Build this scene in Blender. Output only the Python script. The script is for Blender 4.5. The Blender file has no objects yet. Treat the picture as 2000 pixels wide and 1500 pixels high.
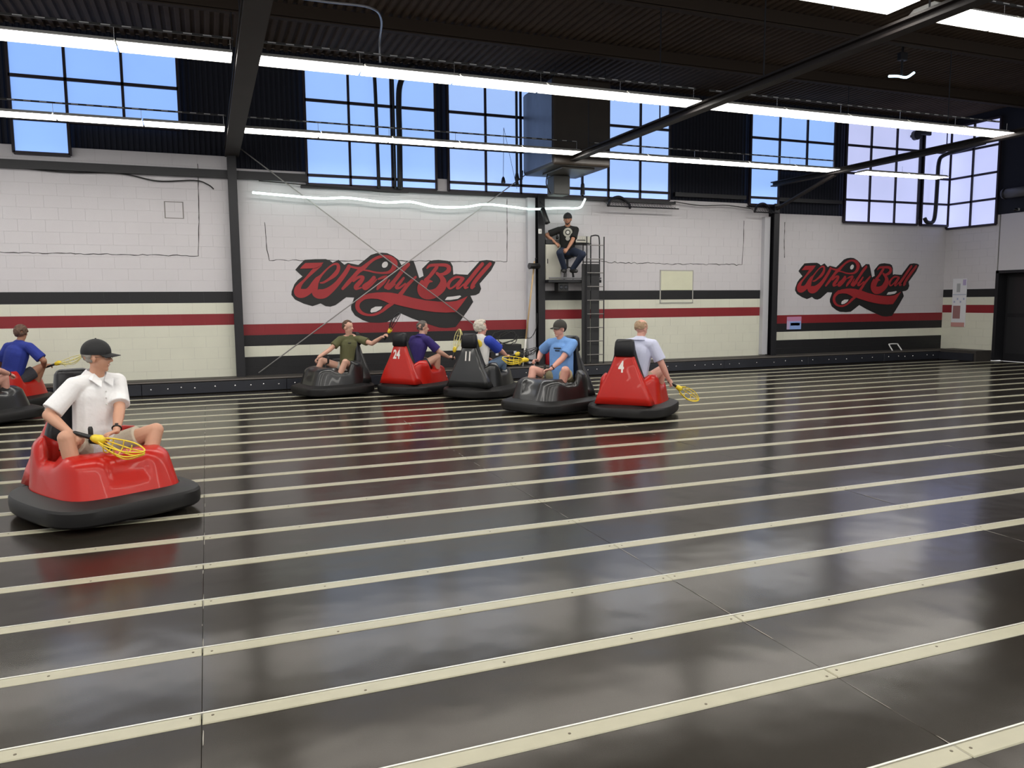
import bpy, bmesh, math, random
from mathutils import Vector, Matrix
from mathutils.geometry import tessellate_polygon
random.seed(7)
C = bpy.context.scene.collection
S = bpy.context.scene
PI = math.pi

# ---------------------------------------------------------------- camera
H = 1.5893
YAW, PITCH, ROLL = 0.3727, 0.1054, -0.0083
fw = Vector((math.sin(YAW)*math.cos(PITCH), math.cos(YAW)*math.cos(PITCH), -math.sin(PITCH)))
rt = Vector((math.cos(YAW), -math.sin(YAW), 0)); up = rt.cross(fw)
r2 = rt*math.cos(ROLL)+up*math.sin(ROLL); u2 = up*math.cos(ROLL)-rt*math.sin(ROLL)
cd = bpy.data.cameras.new('camera'); cam = bpy.data.objects.new('camera', cd); C.objects.link(cam)
m = Matrix.Identity(4)
for i in range(3):
    m[i][0] = r2[i]; m[i][1] = u2[i]; m[i][2] = -fw[i]
m[2][3] = H
cam.matrix_world = m
cd.sensor_width = 36; cd.lens = 36*1515/2000; cd.clip_start = .05; cd.clip_end = 200
S.camera = cam

# ---------------------------------------------------------------- world, exposure
w = bpy.data.worlds.new('world'); S.world = w; w.use_nodes = True
bg = w.node_tree.nodes['Background']
bg.inputs[0].default_value = (.93, .92, .92, 1); bg.inputs[1].default_value = 0.75
S.view_settings.view_transform = 'Standard'; S.view_settings.look = 'None'
S.view_settings.gamma = 1; S.view_settings.use_curve_mapping = False
S.view_settings.exposure = 0.2
TUBE = 12.5      # fluorescent tubes
REFL_GLOW = .80      # pane glow standing in for window reflections in the viewing glass

# ---------------------------------------------------------------- materials
MATS = {}
def mat(name, col, rough=.5, metal=0, emit=0, noise=0, nscale=6, bump=0, bscale=40, coat=0, spec=.5, coords='Object', stretch=None):
    if name in MATS: return MATS[name]
    M = bpy.data.materials.new(name); M.use_nodes = True; nt = M.node_tree; b = nt.nodes['Principled BSDF']
    col = tuple(col)+(1,)
    b.inputs['Base Color'].default_value = col; b.inputs['Roughness'].default_value = rough
    b.inputs['Metallic'].default_value = metal; b.inputs['Coat Weight'].default_value = coat
    b.inputs['Specular IOR Level'].default_value = spec
    if emit:
        b.inputs['Emission Color'].default_value = col; b.inputs['Emission Strength'].default_value = emit
    if noise or bump:
        tc = nt.nodes.new('ShaderNodeTexCoord'); src = tc.outputs['Object']
        if coords == 'World':
            g = nt.nodes.new('ShaderNodeNewGeometry'); src = g.outputs['Position']
        if stretch:
            mp = nt.nodes.new('ShaderNodeMapping'); mp.inputs['Scale'].default_value = stretch
            nt.links.new(src, mp.inputs[0]); src = mp.outputs[0]
        if noise:
            n = nt.nodes.new('ShaderNodeTexNoise'); n.inputs['Scale'].default_value = nscale; n.inputs['Detail'].default_value = 4
            nt.links.new(src, n.inputs['Vector'])
            mx = nt.nodes.new('ShaderNodeMix'); mx.data_type = 'RGBA'
            mx.inputs['A'].default_value = tuple(max(0, c*(1-noise)) for c in col[:3])+(1,)
            mx.inputs['B'].default_value = tuple(min(1, c*(1+noise)) for c in col[:3])+(1,)
            nt.links.new(n.outputs['Fac'], mx.inputs['Factor']); nt.links.new(mx.outputs['Result'], b.inputs['Base Color'])
            if emit: nt.links.new(mx.outputs['Result'], b.inputs['Emission Color'])
        if bump:
            n2 = nt.nodes.new('ShaderNodeTexNoise'); n2.inputs['Scale'].default_value = bscale; n2.inputs['Detail'].default_value = 3
            nt.links.new(src, n2.inputs['Vector'])
            bp = nt.nodes.new('ShaderNodeBump'); bp.inputs['Distance'].default_value = bump; bp.inputs['Strength'].default_value = 1
            nt.links.new(n2.outputs['Fac'], bp.inputs['Height']); nt.links.new(bp.outputs[0], b.inputs['Normal'])
    MATS[name] = M
    return M
GREY = mat('wall_paint_grey', (.60,.58,.60), .6, noise=.05, nscale=1.3, bump=.002, bscale=60, coords='World')
CREAM = mat('wall_paint_cream', (.69,.69,.58), .55, noise=.07, nscale=2, bump=.002, bscale=60, coords='World')
RED = mat('wall_paint_red', (.235,.012,.018), .5, noise=.12, nscale=3, bump=.001, coords='World')
BLACKW = mat('wall_paint_black', (.007,.007,.009), .55, noise=.2, nscale=3, bump=.001, coords='World')
JOINT = mat('mortar_paint', (.46,.45,.44), .8)
JOINTD = mat('mortar_black', (.02,.02,.02), .8)
STEEL = mat('steel_black', (.008,.008,.011), .5, noise=.3, nscale=8)
STEELG = mat('steel_grey', (.42,.42,.43), .5)
SIDING = mat('siding_dark', (.020,.022,.032), .8, spec=.2)
DECK = mat('deck_dark', (.075,.055,.042), .95, spec=.08, noise=.3, nscale=1.5)
MURALR = mat('mural_red', (.32,.018,.022), .5, noise=.18, nscale=2.5, bump=.001, coords='World')
MURALB = mat('mural_black', (.009,.0085,.0085), .5)
MURALW = mat('mural_white', (.62,.60,.60), .6)
FLOORM = mat('floor_plate_steel', (.019,.0158,.0122), .18, noise=.35, nscale=.9, bump=.011, bscale=1.0, coords='World', coat=.0, spec=.28)
FLOORM.node_tree.nodes['Principled BSDF'].inputs['Specular Tint'].default_value = (1,.90,.76,1)
STRIPM = mat('strip_cream', (.37,.35,.25), .32, noise=.12, nscale=9, coords='World')
STRIPE = mat('strip_edge_metal', (.75,.74,.68), .3, metal=.6)
GAP = mat('floor_gap', (.012,.011,.010), .8)
CURBF = mat('curb_face', (.020,.022,.030), .35, noise=.4, nscale=2, coords='World')
WOODB = mat('curb_top', (.045,.040,.036), .6, noise=.3)
ENAMEL = mat('white_enamel', (.8,.8,.76), .4)
TUBEM = mat('fluorescent_tube', (1,.965,.90), .4, emit=TUBE)
ROPEM = mat('rope_light', (.78,1,.93), .4, emit=4)
SCREW = mat('screw_head', (.75,.75,.75), .25, metal=.8)
REDP = mat('body_red', (.46,.014,.008), .28, spec=.3, coat=.12, noise=.08, nscale=3)
BLKP = mat('body_black', (.012,.0125,.013), .28, coat=.2)
RUB = mat('bumper_rubber', (.009,.0085,.0085), .5, spec=.35, noise=.2, nscale=5)
VINYL = mat('seat_vinyl', (.007,.007,.009), .34, spec=.35)
WHITE = mat('white_print', (.80,.76,.72), .5)
YEL = mat('scoop_yellow', (.78,.58,.03), .35)
YELP = mat('scoop_pale_yellow', (.72,.66,.28), .4)
PLAS = mat('black_plastic', (.007,.007,.007), .4)
WOOD = mat('broom_wood', (.55,.38,.20), .6, noise=.2)
# ---------------------------------------------------------------- helpers
def link(name, me, material=None, parent=None, loc=None):
    o = bpy.data.objects.new(name, me); C.objects.link(o)
    if material is not None and me is not None and not me.materials: me.materials.append(material)
    if parent: o.parent = parent
    if loc is not None: o.location = loc
    return o
def obj(name, bm, material, parent=None, smooth=False, loc=None):
    me = bpy.data.meshes.new(name); bm.normal_update(); bm.to_mesh(me); bm.free()
    if smooth:
        for p in me.polygons: p.use_smooth = True
    return link(name, me, material, parent, loc)
def tag(o, label=None, cat=None, group=None, kind=None):
    if label: o['label'] = label
    if cat: o['category'] = cat
    if group: o['group'] = group
    if kind: o['kind'] = kind
    return o
def thing(name, label, cat, loc=(0,0,0), rz=0, group=None, kind=None):
    o = bpy.data.objects.new(name, None); C.objects.link(o); o.empty_display_size = .1
    o.location = loc; o.rotation_euler = (0,0,rz)
    return tag(o, label, cat, group, kind)
def struct(name, bm, material, **k): return tag(obj(name, bm, material, **k), kind='structure')
def BM(): return bmesh.new()
def box(bm, x0, x1, y0, y1, z0, z1, M=None):
    v = [bm.verts.new((x,y,z)) for x in (x0,x1) for y in (y0,y1) for z in (z0,z1)]
    for f in ((0,1,3,2),(4,6,7,5),(0,4,5,1),(2,3,7,6),(0,2,6,4),(1,5,7,3)): bm.faces.new([v[i] for i in f])
    if M is not None: bmesh.ops.transform(bm, matrix=M, verts=v)
    return v
def rbox(bm, x0, x1, y0, y1, z0, z1, r=.02, seg=2, M=None):
    t = BM(); box(t, x0,x1,y0,y1,z0,z1)
    bmesh.ops.bevel(t, geom=t.edges[:], offset=r, segments=seg, profile=.5, affect='EDGES')
    if M is not None: bmesh.ops.transform(t, matrix=M, verts=t.verts)
    me = bpy.data.meshes.new('t'); t.to_mesh(me); t.free(); bm.from_mesh(me); bpy.data.meshes.remove(me)
def frame(d, upv=Vector((0,0,1))):
    d = d.normalized()
    if abs(d.dot(upv)) > .98: upv = Vector((1,0,0)) if abs(d.x) < .9 else Vector((0,1,0))
    a = upv.cross(d).normalized(); return a, d.cross(a)
def tube(bm, pts, r, n=8, closed=False, cap=True):
    pts = [Vector(p) for p in pts]; rings = []; N = len(pts)
    rr = r if isinstance(r, (list,tuple)) else [r]*N
    a = None
    for i, p in enumerate(pts):
        if closed: d = pts[(i+1)%N]-pts[i-1]
        else: d = pts[min(i+1,N-1)]-pts[max(i-1,0)]
        d.normalize()
        if a is None: a, b = frame(d)
        else:
            a = (a-d*a.dot(d)).normalized(); b = d.cross(a)
        rings.append([bm.verts.new(p+(a*math.cos(2*PI*k/n)+b*math.sin(2*PI*k/n))*rr[i]) for k in range(n)])
    for i in range(N if closed else N-1):
        A, B = rings[i], rings[(i+1)%N]
        for k in range(n): bm.faces.new((A[k],A[(k+1)%n],B[(k+1)%n],B[k]))
    if cap and not closed:
        bm.faces.new(rings[0][::-1]); bm.faces.new(rings[-1])
def smooth_pts(pts, n=6, closed=False):
    pts = [Vector(p) for p in pts]; out = []; N = len(pts)
    rng = range(N if closed else N-1)
    for i in rng:
        g = (lambda j: pts[j%N]) if closed else (lambda j: pts[max(0,min(N-1,j))])
        p0,p1,p2,p3 = g(i-1),g(i),g(i+1),g(i+2)
        for k in range(n):
            t = k/n
            out.append(.5*((2*p1)+(p2-p0)*t+(2*p0-5*p1+4*p2-p3)*t*t+(3*p1-p0-3*p2+p3)*t**3))
    if not closed: out.append(pts[-1])
    return out
def prism(bm, pts, y0, y1):      # polygon in XZ with thickness in Y
    a = [bm.verts.new((x,y0,z)) for x,z in pts]; b = [bm.verts.new((x,y1,z)) for x,z in pts]
    n = len(pts)
    tri = tessellate_polygon([[Vector((x,z,0)) for x,z in pts]])
    for i,j,k in tri: bm.faces.new((a[i],a[j],a[k])); bm.faces.new((b[k],b[j],b[i]))
    for i in range(n): bm.faces.new((a[i],b[i],b[(i+1)%n],a[(i+1)%n]))
    bmesh.ops.recalc_face_normals(bm, faces=bm.faces[:])
YW = 15.327; Y0 = 3.0782; SP = .6254; RX = 18.47; CO = .2032
def zc(k): return 1.82+CO*k       # height of the k-th block joint
# ================================================================ FLOOR
bm = BM(); box(bm, -6.0, RX+.3, -.2, YW+.2, -.12, -.021)
floor = struct('floor', bm, GAP)
def panel_mesh(name, w, d, h, bev=.001):
    bm = BM(); box(bm, 0, w, 0, d, -.02, h)
    top = [e for e in bm.edges if all(v.co.z > -.01 for v in e.verts)]
    bmesh.ops.bevel(bm, geom=top, offset=bev, segments=1, affect='EDGES')
    me = bpy.data.meshes.new(name); bm.to_mesh(me); bm.free(); return me
SEAM = [-5.09+2.5*i for i in range(10)]
XS = [(SEAM[i], SEAM[i+1]) for i in range(9)] + [(SEAM[9], RX+.2)]
XS = [(a, min(b, RX+.2)) for a, b in XS if a < RX]
SW = .081
pm = panel_mesh('floor_panel', 2.499, SP-SW-.004, 0); pm.materials.append(FLOORM)
pm2 = panel_mesh('floor_panel_end', XS[-1][1]-XS[-1][0], SP-SW-.004, 0); pm2.materials.append(FLOORM)
sm = panel_mesh('wood_strip', 2.495, SW, .004, .004); sm.materials.append(STRIPM)
sm2 = panel_mesh('wood_strip_end', XS[-1][1]-XS[-1][0], SW, .004, .004); sm2.materials.append(STRIPM)
eb = BM(); box(eb, 0, 2.495, 0, .010, -.02, .0055); em = bpy.data.meshes.new('edge_trim'); eb.to_mesh(em); eb.free(); em.materials.append(STRIPE)
for k in range(-5, 19):
    ys = Y0+k*SP
    for i, (a, b) in enumerate(XS):
        last = i == len(XS)-1
        p = link('floor_panel', pm2 if last else pm, parent=floor, loc=(a+.0005, ys+SW/2+.012, random.uniform(-.0008,.0008)))
        p.rotation_euler = (random.uniform(-.0012,.0012), random.uniform(-.0004,.0004), 0)
        link('wood_strip', sm2 if last else sm, parent=floor, loc=(a+.002, ys-SW/2, 0))
bm = BM()
for k in range(-5, 19):
    box(bm, SEAM[0], RX, Y0+k*SP+SW/2+.0015, Y0+k*SP+SW/2+.0095, -.02, .0055)
tag(obj('edge_trim', bm, STRIPE, floor), kind='stuff')
# screws in the strips
bm = BM()
for k in range(-5, 6):
    for a, b in XS:
        for fx in (.04, .62, 1.25, 1.87, 2.46):
            x = a+fx+random.uniform(-.03,.03)*(0 if fx in (.04,2.46) else 1)
            if x < RX-.1:
                bmesh.ops.create_cone(bm, cap_ends=True, segments=8, radius1=.006, radius2=.006, depth=.001,
                    matrix=Matrix.Translation((x, Y0+k*SP+random.uniform(-.02,.02), .0046)))
tag(obj('strip_screws', bm, mat('old_screw', (.10,.08,.05), .5), floor), kind='stuff')

# scuffs worn along the plate seams
bm = BM(); rs = random.Random(3)
for xs_ in SEAM[1:9]:
    y = .8
    while y < 11:
        L_ = rs.uniform(.03,.28)
        if rs.random() < .55:
            x = xs_+rs.uniform(-.004,.006); w_ = rs.uniform(.0012,.0035)
            vs = [bm.verts.new(p) for p in ((x,y,.0018),(x+w_,y+L_*.1,.0018),(x+w_*rs.uniform(.6,1.6),y+L_*.9,.0018),(x+w_*.4,y+L_,.0018),(x-w_*.6,y+L_*.5,.0018))]
            bm.faces.new(vs)
        y += L_+rs.uniform(.0,.2)
tag(obj('seam_scuffs', bm, mat('scuff_pale', (.30,.28,.24), .5), floor), kind='stuff')

# ================================================================ BACK WALL
BLK = bpy.data.meshes.new('block')
def block_mesh(w, material):
    st = material in (RED, BLACKW); gz = .0006 if st else .0015
    bm = BM(); box(bm, 0, w+(.0014 if st else 0), -.006, .05, 0, CO-gz)
    fe = [e for e in bm.edges if all(v.co.y < 0 for v in e.verts)]
    bmesh.ops.bevel(bm, geom=fe, offset=.0008 if st else .0022, segments=1, affect='EDGES')
    me = bpy.data.meshes.new('block'); bm.to_mesh(me); bm.free(); me.materials.append(material); return me
BW = .4064
def course_mat(kind, k):
    if kind == 'A':      # black, cream, red, cream
        if k == -1: return BLACKW
        if k == -3: return RED
        return GREY if k >= 0 else CREAM
    if k == -4: return RED
    if k == -5: return BLACKW
    if k == -6: return CREAM
    return GREY if k > -4 else BLACKW
cache = {}
def bm_get(w, material):
    key = (round(w,3), material.name)
    if key not in cache: cache[key] = block_mesh(w-.0018, material)
    return cache[key]
def wall_bay(x0, x1, kind, top, label, origin=None, rot=0, L=None):
    bm = BM(); box(bm, x0, x1, -.0025, .2, .02, zc(top))
    W = struct('wall_back' if rot == 0 else 'wall_right', bm, JOINT, loc=(0, YW, 0) if origin is None else origin)
    W['label'] = label
    W.rotation_euler = (0,0,rot)
    for k in range(-8, top):
        z = zc(k)
        off = (k % 2)*BW/2
        x = x0 - BW + off
        while x < x1-.01:
            a, b = max(x, x0), min(x+BW, x1)
            if b-a > .03:
                o = link('block', bm_get(b-a, course_mat(kind, k)), parent=W, loc=(a+.0015, random.uniform(-.0008,.0008), z+.0015))
                if k == -8: o.scale = (1,1,1)
            x += BW
    return W
wall_bay(-3.9, .60, 'A', 12, 'left bay of the painted block wall with high black and red stripes')
wall_bay(.60, 6.66, 'B', 11, 'second bay of the block wall carrying the larger red script mural')
wall_bay(6.66, 12.74, 'A', 10, 'third bay of the block wall behind the ladder and platform')
wall_bay(12.74, RX, 'B', 9, 'fourth bay of the block wall carrying the far script mural')
# right wall: a return of the block wall beside the black doorway
wall_bay(0, 1.50, 'A', 9, 'short block return at the right corner beside the black doorway', origin=(RX, YW, 0), rot=-PI/2)
bm = BM(); box(bm, RX, RX+.2, 6.0, 13.8, 2.2, 3.65); 
struct('wall_right', bm, GREY)
bm = BM(); box(bm, RX, RX+.2, 6.0, 11.0, 0, 2.2); struct('wall_right', bm, BLACKW)
# dark doorway on the right
bm = BM(); box(bm, RX+.30, RX+.36, 11.0, 13.82, .0, 2.25)
d = struct('door_1', bm, STEEL)
bm = BM(); box(bm, RX-.02, RX+.3, 13.76, 13.84, .02, 2.26); box(bm, RX-.02, RX+.3, 10.96, 13.84, 2.2, 2.27); box(bm, RX-.02, RX+.3, 10.96, 11.04, .02, 2.2)
obj('door_frame', bm, STEEL, d)
bm = BM()
for i in range(3):
    for j in range(2): box(bm, RX+.285, RX+.30, 11.1+i*.9, 11.9+i*.9, .2+j*1.0, 1.1+j*1.0)
obj('door_panel', bm, mat('door_panel_black', (.02,.02,.023), .35), d)
# upper corrugated siding
def corrugated_x(bm, x0, x1, y, z0, z1, pitch=.09, dep=.022):
    x = x0; prev = None; k = 0
    while x < x1:
        for dx, dy in ((0,0),(pitch*.35,0),(pitch*.5,-dep),(pitch*.85,-dep)):
            a = bm.verts.new((min(x+dx,x1), y+dy, z0)); b = bm.verts.new((min(x+dx,x1), y+dy, z1))
            if prev: bm.faces.new((prev[0], a, b, prev[1]))
            prev = (a, b)
        x += pitch
bm = BM(); corrugated_x(bm, -6, RX+.2, YW+.10, 3.5, 6.25)
s_ = struct('wall_back', bm, SIDING); s_['label'] = 'dark corrugated metal siding above the block wall'
bm = BM(); box(bm, RX+.02, RX+.2, 6, YW+.2, 3.6, 6.25); struct('wall_right', bm, SIDING)
# girts and top band
bm = BM(); box(bm, -6, 1.85, YW-.11, YW+.02, 3.86, 4.0); struct('trim_1', bm, STEEL)
bm = BM(); box(bm, 9.95, 11.9, YW-.08, YW+.02, 3.93, 4.02); box(bm, 12.85, 14.8, YW-.08, YW+.02, 3.93, 4.02); struct('trim_2', bm, STEEL)

# ================================================================ CEILING
bm = BM(); yy0, yy1 = -.6, YW+.15; prev = None; x = -6.4; pitch=.15
ZD0, ZD1 = 6.22, 6.22
while x < RX+.4:
    for dx, dz in ((0,0),(.06,0),(.08,.04),(.13,.04)):
        a = bm.verts.new((x+dx, yy0, ZD0+dz)); b = bm.verts.new((x+dx, yy1, ZD1+dz))
        if prev: bm.faces.new((prev[0], prev[1], b, a))
        prev = (a, b)
    x += pitch
struct('ceiling', bm, DECK)
for i, y in enumerate((1.0, 3.4, 5.8, 8.2, 10.6, 13.0)):
    bm = BM(); box(bm, -6.2, RX, y-.03, y+.03, 6.02, 6.22); box(bm, -6.2, RX, y-.03, y+.09, 6.0, 6.03)
    struct('ceiling_purlin', bm, mat('purlin_brown', (.05,.038,.03), .9, spec=.1))
def ibeam(bm, x, y0, y1, zb, h, fwid=.24, web=.02, taper=0):
    box(bm, x-fwid/2, x+fwid/2, y0, y1, zb, zb+.025)
    box(bm, x-web/2, x+web/2, y0, y1, zb+.025, zb+h-.025)
    box(bm, x-fwid/2, x+fwid/2, y0, y1, zb+h-.025, zb+h)
BEAMM = mat('beam_paint', (.022,.018,.017), .6, spec=.25, noise=.3, nscale=2)
for i, (x, zb, lab) in enumerate(((.55, 4.24, 'black roof beam running toward the camera above the left column'),
                       (6.62, 4.24, 'black roof beam crossing in front of the hanging heater box'),
                       (12.68, 4.26, 'farthest black roof beam on the right, ending at the corner of the light rows'))):
    bm = BM(); ibeam(bm, x, -.5, YW-.05, zb, .17 if i == 0 else .11, .24 if i == 0 else .15)
    b = struct('roof_beam', bm, BEAMM); b['label'] = lab
    bm = BM()
    for y in (1.0, 3.4, 5.8, 8.2, 10.6, 13.0): tube(bm, [(x,y,zb+.10),(x,y,6.02)], .010, 6)
    obj('beam_post', bm, STEEL, b)
# ---- columns
def column(x, top, lab, pil=None):
    bm = BM(); f = .152
    box(bm, x-f/2, x+f/2, YW-.22, YW-.205, .02, top); box(bm, x-f/2, x+f/2, YW-.02, YW-.008, .02, top); box(bm, x-.006, x+.006, YW-.205, YW-.02, .02, top)
    c = struct('steel_column', bm, STEEL); c['label'] = lab
    if pil:
        bm = BM(); box(bm, pil[0], pil[1], YW-.12, YW-.007, .28, pil[2]); obj('pilaster', bm, mat('pilaster_paint', (.50,.50,.53), .6), c)
column(.54, 4.24, 'black steel column at the left of the larger mural')
column(6.60, 3.80, 'black steel column beside the referee platform', (6.33, 6.50, 3.75))
column(12.69, 3.85, 'black steel column between the ladder bay and the far mural', (12.42, 12.58, 3.55))
# haunch braces on the far column
bm = BM(); tube(bm, [(12.69, 13.3, 4.26), (12.69, YW-.15, 3.72)], .045, 8); tag(struct('beam_brace', bm, BEAMM), 'diagonal brace from the far column up to its roof beam')
# ================================================================ CURB along the back wall
bm = BM(); box(bm, -6, RX-.1, YW-.42, YW-.012, 0, .255); box(bm, RX-.55, RX-.012, 13.85, YW-.4, 0, .27)
cb = struct('baseboard_back', bm, WOODB); cb['label'] = 'dark timber curb along the foot of the back wall'
xs = -6.0; n = 0
while xs < RX-.6:
    L = 2.44; x1 = min(xs+L, RX-.6)
    bm = BM(); rbox(bm, xs+.003, x1-.003, YW-.47, YW-.423, .012, .205, .006, 1)
    pl = obj('curb_panel', bm, CURBF, cb)
    bm = BM(); x = xs+.15
    while x < x1-.05:
        bmesh.ops.create_uvsphere(bm, u_segments=8, v_segments=5, radius=.014, matrix=Matrix.Translation((x, YW-.472, .12+random.uniform(-.01,.01))) @ Matrix.Scale(.5,4,(0,1,0)))
        x += random.choice((.27,.34,.5,.22))
    obj('screw', bm, SCREW, pl)
    xs += L
bm = BM(); box(bm, -6, RX-.5, YW-.47, YW-.40, .225, .245); obj('curb_lip', bm, mat('lip_metal', (.22,.20,.18), .35, metal=.5), cb)
bm = BM(); box(bm, RX-.6, RX-.56, 13.9, YW-.45, .012, .2); obj('curb_panel', bm, CURBF, cb)

# cracks round the blocked-up openings
CR = mat('crack_dark', (.035,.032,.03), .9)
def crack(pts, par_label, jag=.012):
    P = []
    for (xa, za), (xb, zb) in zip(pts, pts[1:]):
        n = max(2, int(math.hypot(xb-xa, zb-za)/.07)); horiz = abs(xb-xa) > abs(zb-za)
        for i in range(n):
            t = i/n; j = random.uniform(-jag, jag) if horiz else random.uniform(-.003,.003)
            P.append((xa+(xb-xa)*t + (0 if horiz else j), YW-.0065, za+(zb-za)*t + (j if horiz else 0)))
    P.append((pts[-1][0], YW-.0065, pts[-1][1]))
    bm = BM(); tube(bm, P, [random.uniform(.004,.009) for _ in P], 5)
    tag(struct('wall_crack', bm, CR), par_label)
crack([(-3.6,2.49),(-.098,2.465),(-.05,3.15),(-.038,3.74),(-.03,4.1)], 'dark crack outlining the blocked opening left of the first column')
crack([(1.08,3.1),(1.10,2.60),(1.135,2.406),(5.9,2.43),(5.91,3.1),(5.913,3.72)], 'dark crack outlining the blocked opening above the larger mural')
crack([(8.1,2.45),(9.8,2.42),(11.86,2.42)], 'dark crack under the blocked opening right of the ladder', .02)
crack([(11.87,2.42),(11.9,2.9),(11.9,3.45)], 'straight dark joint at the right of the ladder bay opening', .004)
crack([(13.1,3.45),(13.1,3.0),(13.12,2.6)], 'short vertical joint left of the far mural', .004)
# rectangular patch outlines
bm = BM()
for a in ((-.62,-.60,3.12,3.42),(-.32,-.30,3.12,3.42),(-.62,-.30,3.12,3.135),(-.62,-.30,3.405,3.42)): box(bm, a[0],a[1],YW-.008,YW-.003,a[2],a[3])
tag(struct('wall_patch', bm, mat('patch_line', (.25,.24,.23), .8)), 'small square patch high on the left bay')

# ================================================================ WINDOW REFLECTIONS (from the viewing glass, built as glowing windows on the walls)
PM = []
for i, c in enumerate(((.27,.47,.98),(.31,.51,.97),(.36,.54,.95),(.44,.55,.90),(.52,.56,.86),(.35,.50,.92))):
    PM.append(mat('reflection_glow_%d'%i, c, .3, emit=REFL_GLOW, noise=.06, nscale=1.2, coords='World'))
MUN = mat('muntin_dark', (.02,.014,.022), .6)
def window(n, label, cells, bars_v, bars_h, tint, plane='Y', r=.022):
    """cells: list of (x0,x1,z0,z1); plane Y = back wall, X = right wall"""
    def pos(a, d, z): return (a, YW-.02-d, z) if plane == 'Y' else (RX-.0-d, a, z)
    bm = BM()
    def bb(a0,a1,d0,d1,z0,z1):
        p, q = pos(a0,d0,z0), pos(a1,d1,z1)
        box(bm, min(p[0],q[0]),max(p[0],q[0]),min(p[1],q[1]),max(p[1],q[1]),z0,z1)
    for a, z0, z1 in bars_v: bb(a-r, a+r, 0, .075, z0, z1)
    for z, a0, a1 in bars_h: bb(a0, a1, 0, .075, z-r*1.2, z+r*1.2)
    W = struct('window_%d'%n, bm, MUN); W['label'] = label  # a mirrored window, added to the wall as if it were real
    for j, (a0,a1,z0,z1) in enumerate(cells):
        bm = BM()
        p, q = pos(a0,.02,z0), pos(a1,.035,z1)
        box(bm, min(p[0],q[0]),max(p[0],q[0]),min(p[1],q[1]),max(p[1],q[1]),z0,z1)
        obj('reflected_pane', bm, PM[max(0,min(5,tint+random.choice((0,0,0))))], W)
def grid(xs, zs, skip=lambda i,j: False):
    return [(xs[i],xs[i+1],zs[j],zs[j+1]) for i in range(len(xs)-1) for j in range(len(zs)-1) if not skip(i,j)]
Z = [3.82, 3.99, 4.67, 5.36, 6.02]
def mk(n, label, xs, zs, tint, skip=lambda i,j: False, plane='Y'):
    cells = grid(xs, zs, skip)
    bv = []
    for i, x in enumerate(xs):
        js = [j for j in range(len(zs)-1) if (i > 0 and not skip(i-1,j)) or (i < len(xs)-1 and not skip(i,j))]
        bv.append((x, zs[min(js)], zs[max(js)+1]))
    bh = []
    for j, z in enumerate(zs):
        is_ = [i for i in range(len(xs)-1) if (j > 0 and not skip(i,j-1)) or (j < len(zs)-1 and not skip(i,j))]
        bh.append((z, xs[min(is_)], xs[max(is_)+1]))
    window(n, label, cells, bv, bh, tint, plane)
mk(1, 'blue reflection of a stepped window at the far left without lower right panes', [-2.85,-2.03,-1.17,-.29], [4.12,4.67,5.36,6.02], 0, lambda i,j: j==0 and i>0)
mk(2, 'blue window reflection crossed by three dark pipe reflections above the larger mural', [1.87,2.68,3.50,4.38], Z, 1)
mk(3, 'wide blue window reflection partly hidden by the hanging heater box', [4.64,5.43,6.20,7.0,7.62,8.25,9.04,9.79], Z, 2)
mk(4, 'blue reflection of a stepped window above the far black column', [12.0,12.83,13.65,14.5], Z, 1, lambda i,j: j<2 and i>0)
mk(5, 'pinkish-blue window reflection above the far mural, left of the dark mullion', [14.88,15.67,16.52,17.32], [3.5,4.05,4.70,5.37,6.02], 4)
mk(6, 'narrow window reflection between the dark mullion and the right corner', [17.46,18.44], [3.5,4.05,4.70,5.37,6.02], 4)
mk(7, 'pinkish-blue window reflection on the right wall next to the corner', [13.9,14.6,15.28], [3.42,4.05,4.70,5.37,6.02], 4, plane='X')
# sill board under the window reflections
bm = BM(); box(bm, 1.75, 9.95, YW-.10, YW+.01, 3.75, 3.80); struct('trim_3', bm, STEEL)

# ================================================================ LIGHT ROWS
def fixture_tree(L):
    hood = BM(); w = .20
    # trapezoid reflector opening downward
    sec = [(-w,0),(-w+.004,0),(-.19,.012),(.19,.012),(w-.004,0),(w,0),(.12,.055),(-.12,.055)]
    A = [hood.verts.new((.01,y,z)) for y,z in sec]; B = [hood.verts.new((L-.01,y,z)) for y,z in sec]
    n = len(sec)
    for i in range(n): hood.faces.new((A[i],A[(i+1)%n],B[(i+1)%n],B[i]))
    for q in (A[::-1], B): hood.faces.new(q)
    hm = bpy.data.meshes.new('reflector'); hood.to_mesh(hm); hood.free(); hm.materials.append(ENAMEL)
    t = BM(); box(t, .012, L-.012, -.188, .188, .003, .010); tm = bpy.data.meshes.new('diffuser'); t.to_mesh(tm); t.free(); tm.materials.append(TUBEM)
    h = BM(); tube(h, [(L-.02,0,.055),(L-.02,0,.20)], .003, 5); tube(h, [(L-.02,-.02,.055),(L-.02,.03,.085)], .006, 5)
    gm = bpy.data.meshes.new('hanger'); h.to_mesh(gm); h.free(); gm.materials.append(SCREW)
    return hm, tm, gm
FM = {}
def fixture(x, y, z, L, label, group):
    k = round(L,2)
    if k not in FM: FM[k] = fixture_tree(L)
    t = thing('ceiling_light', label, 'light', (x,y,z), 0, group)
    for nm, me in zip(('reflector','diffuser','hanger'), FM[k]): link(nm, me, parent=t)
rows = [(5.98, 4.42, 'nearest row'), (9.5, 4.32, 'middle row'), (13.2, 4.30, 'row by the back wall'), (2.4, 4.42, 'added fill row above the camera'), (-.1, 4.42, 'added fill row behind the camera')]  # last two rows are out of view, added as fill light
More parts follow.
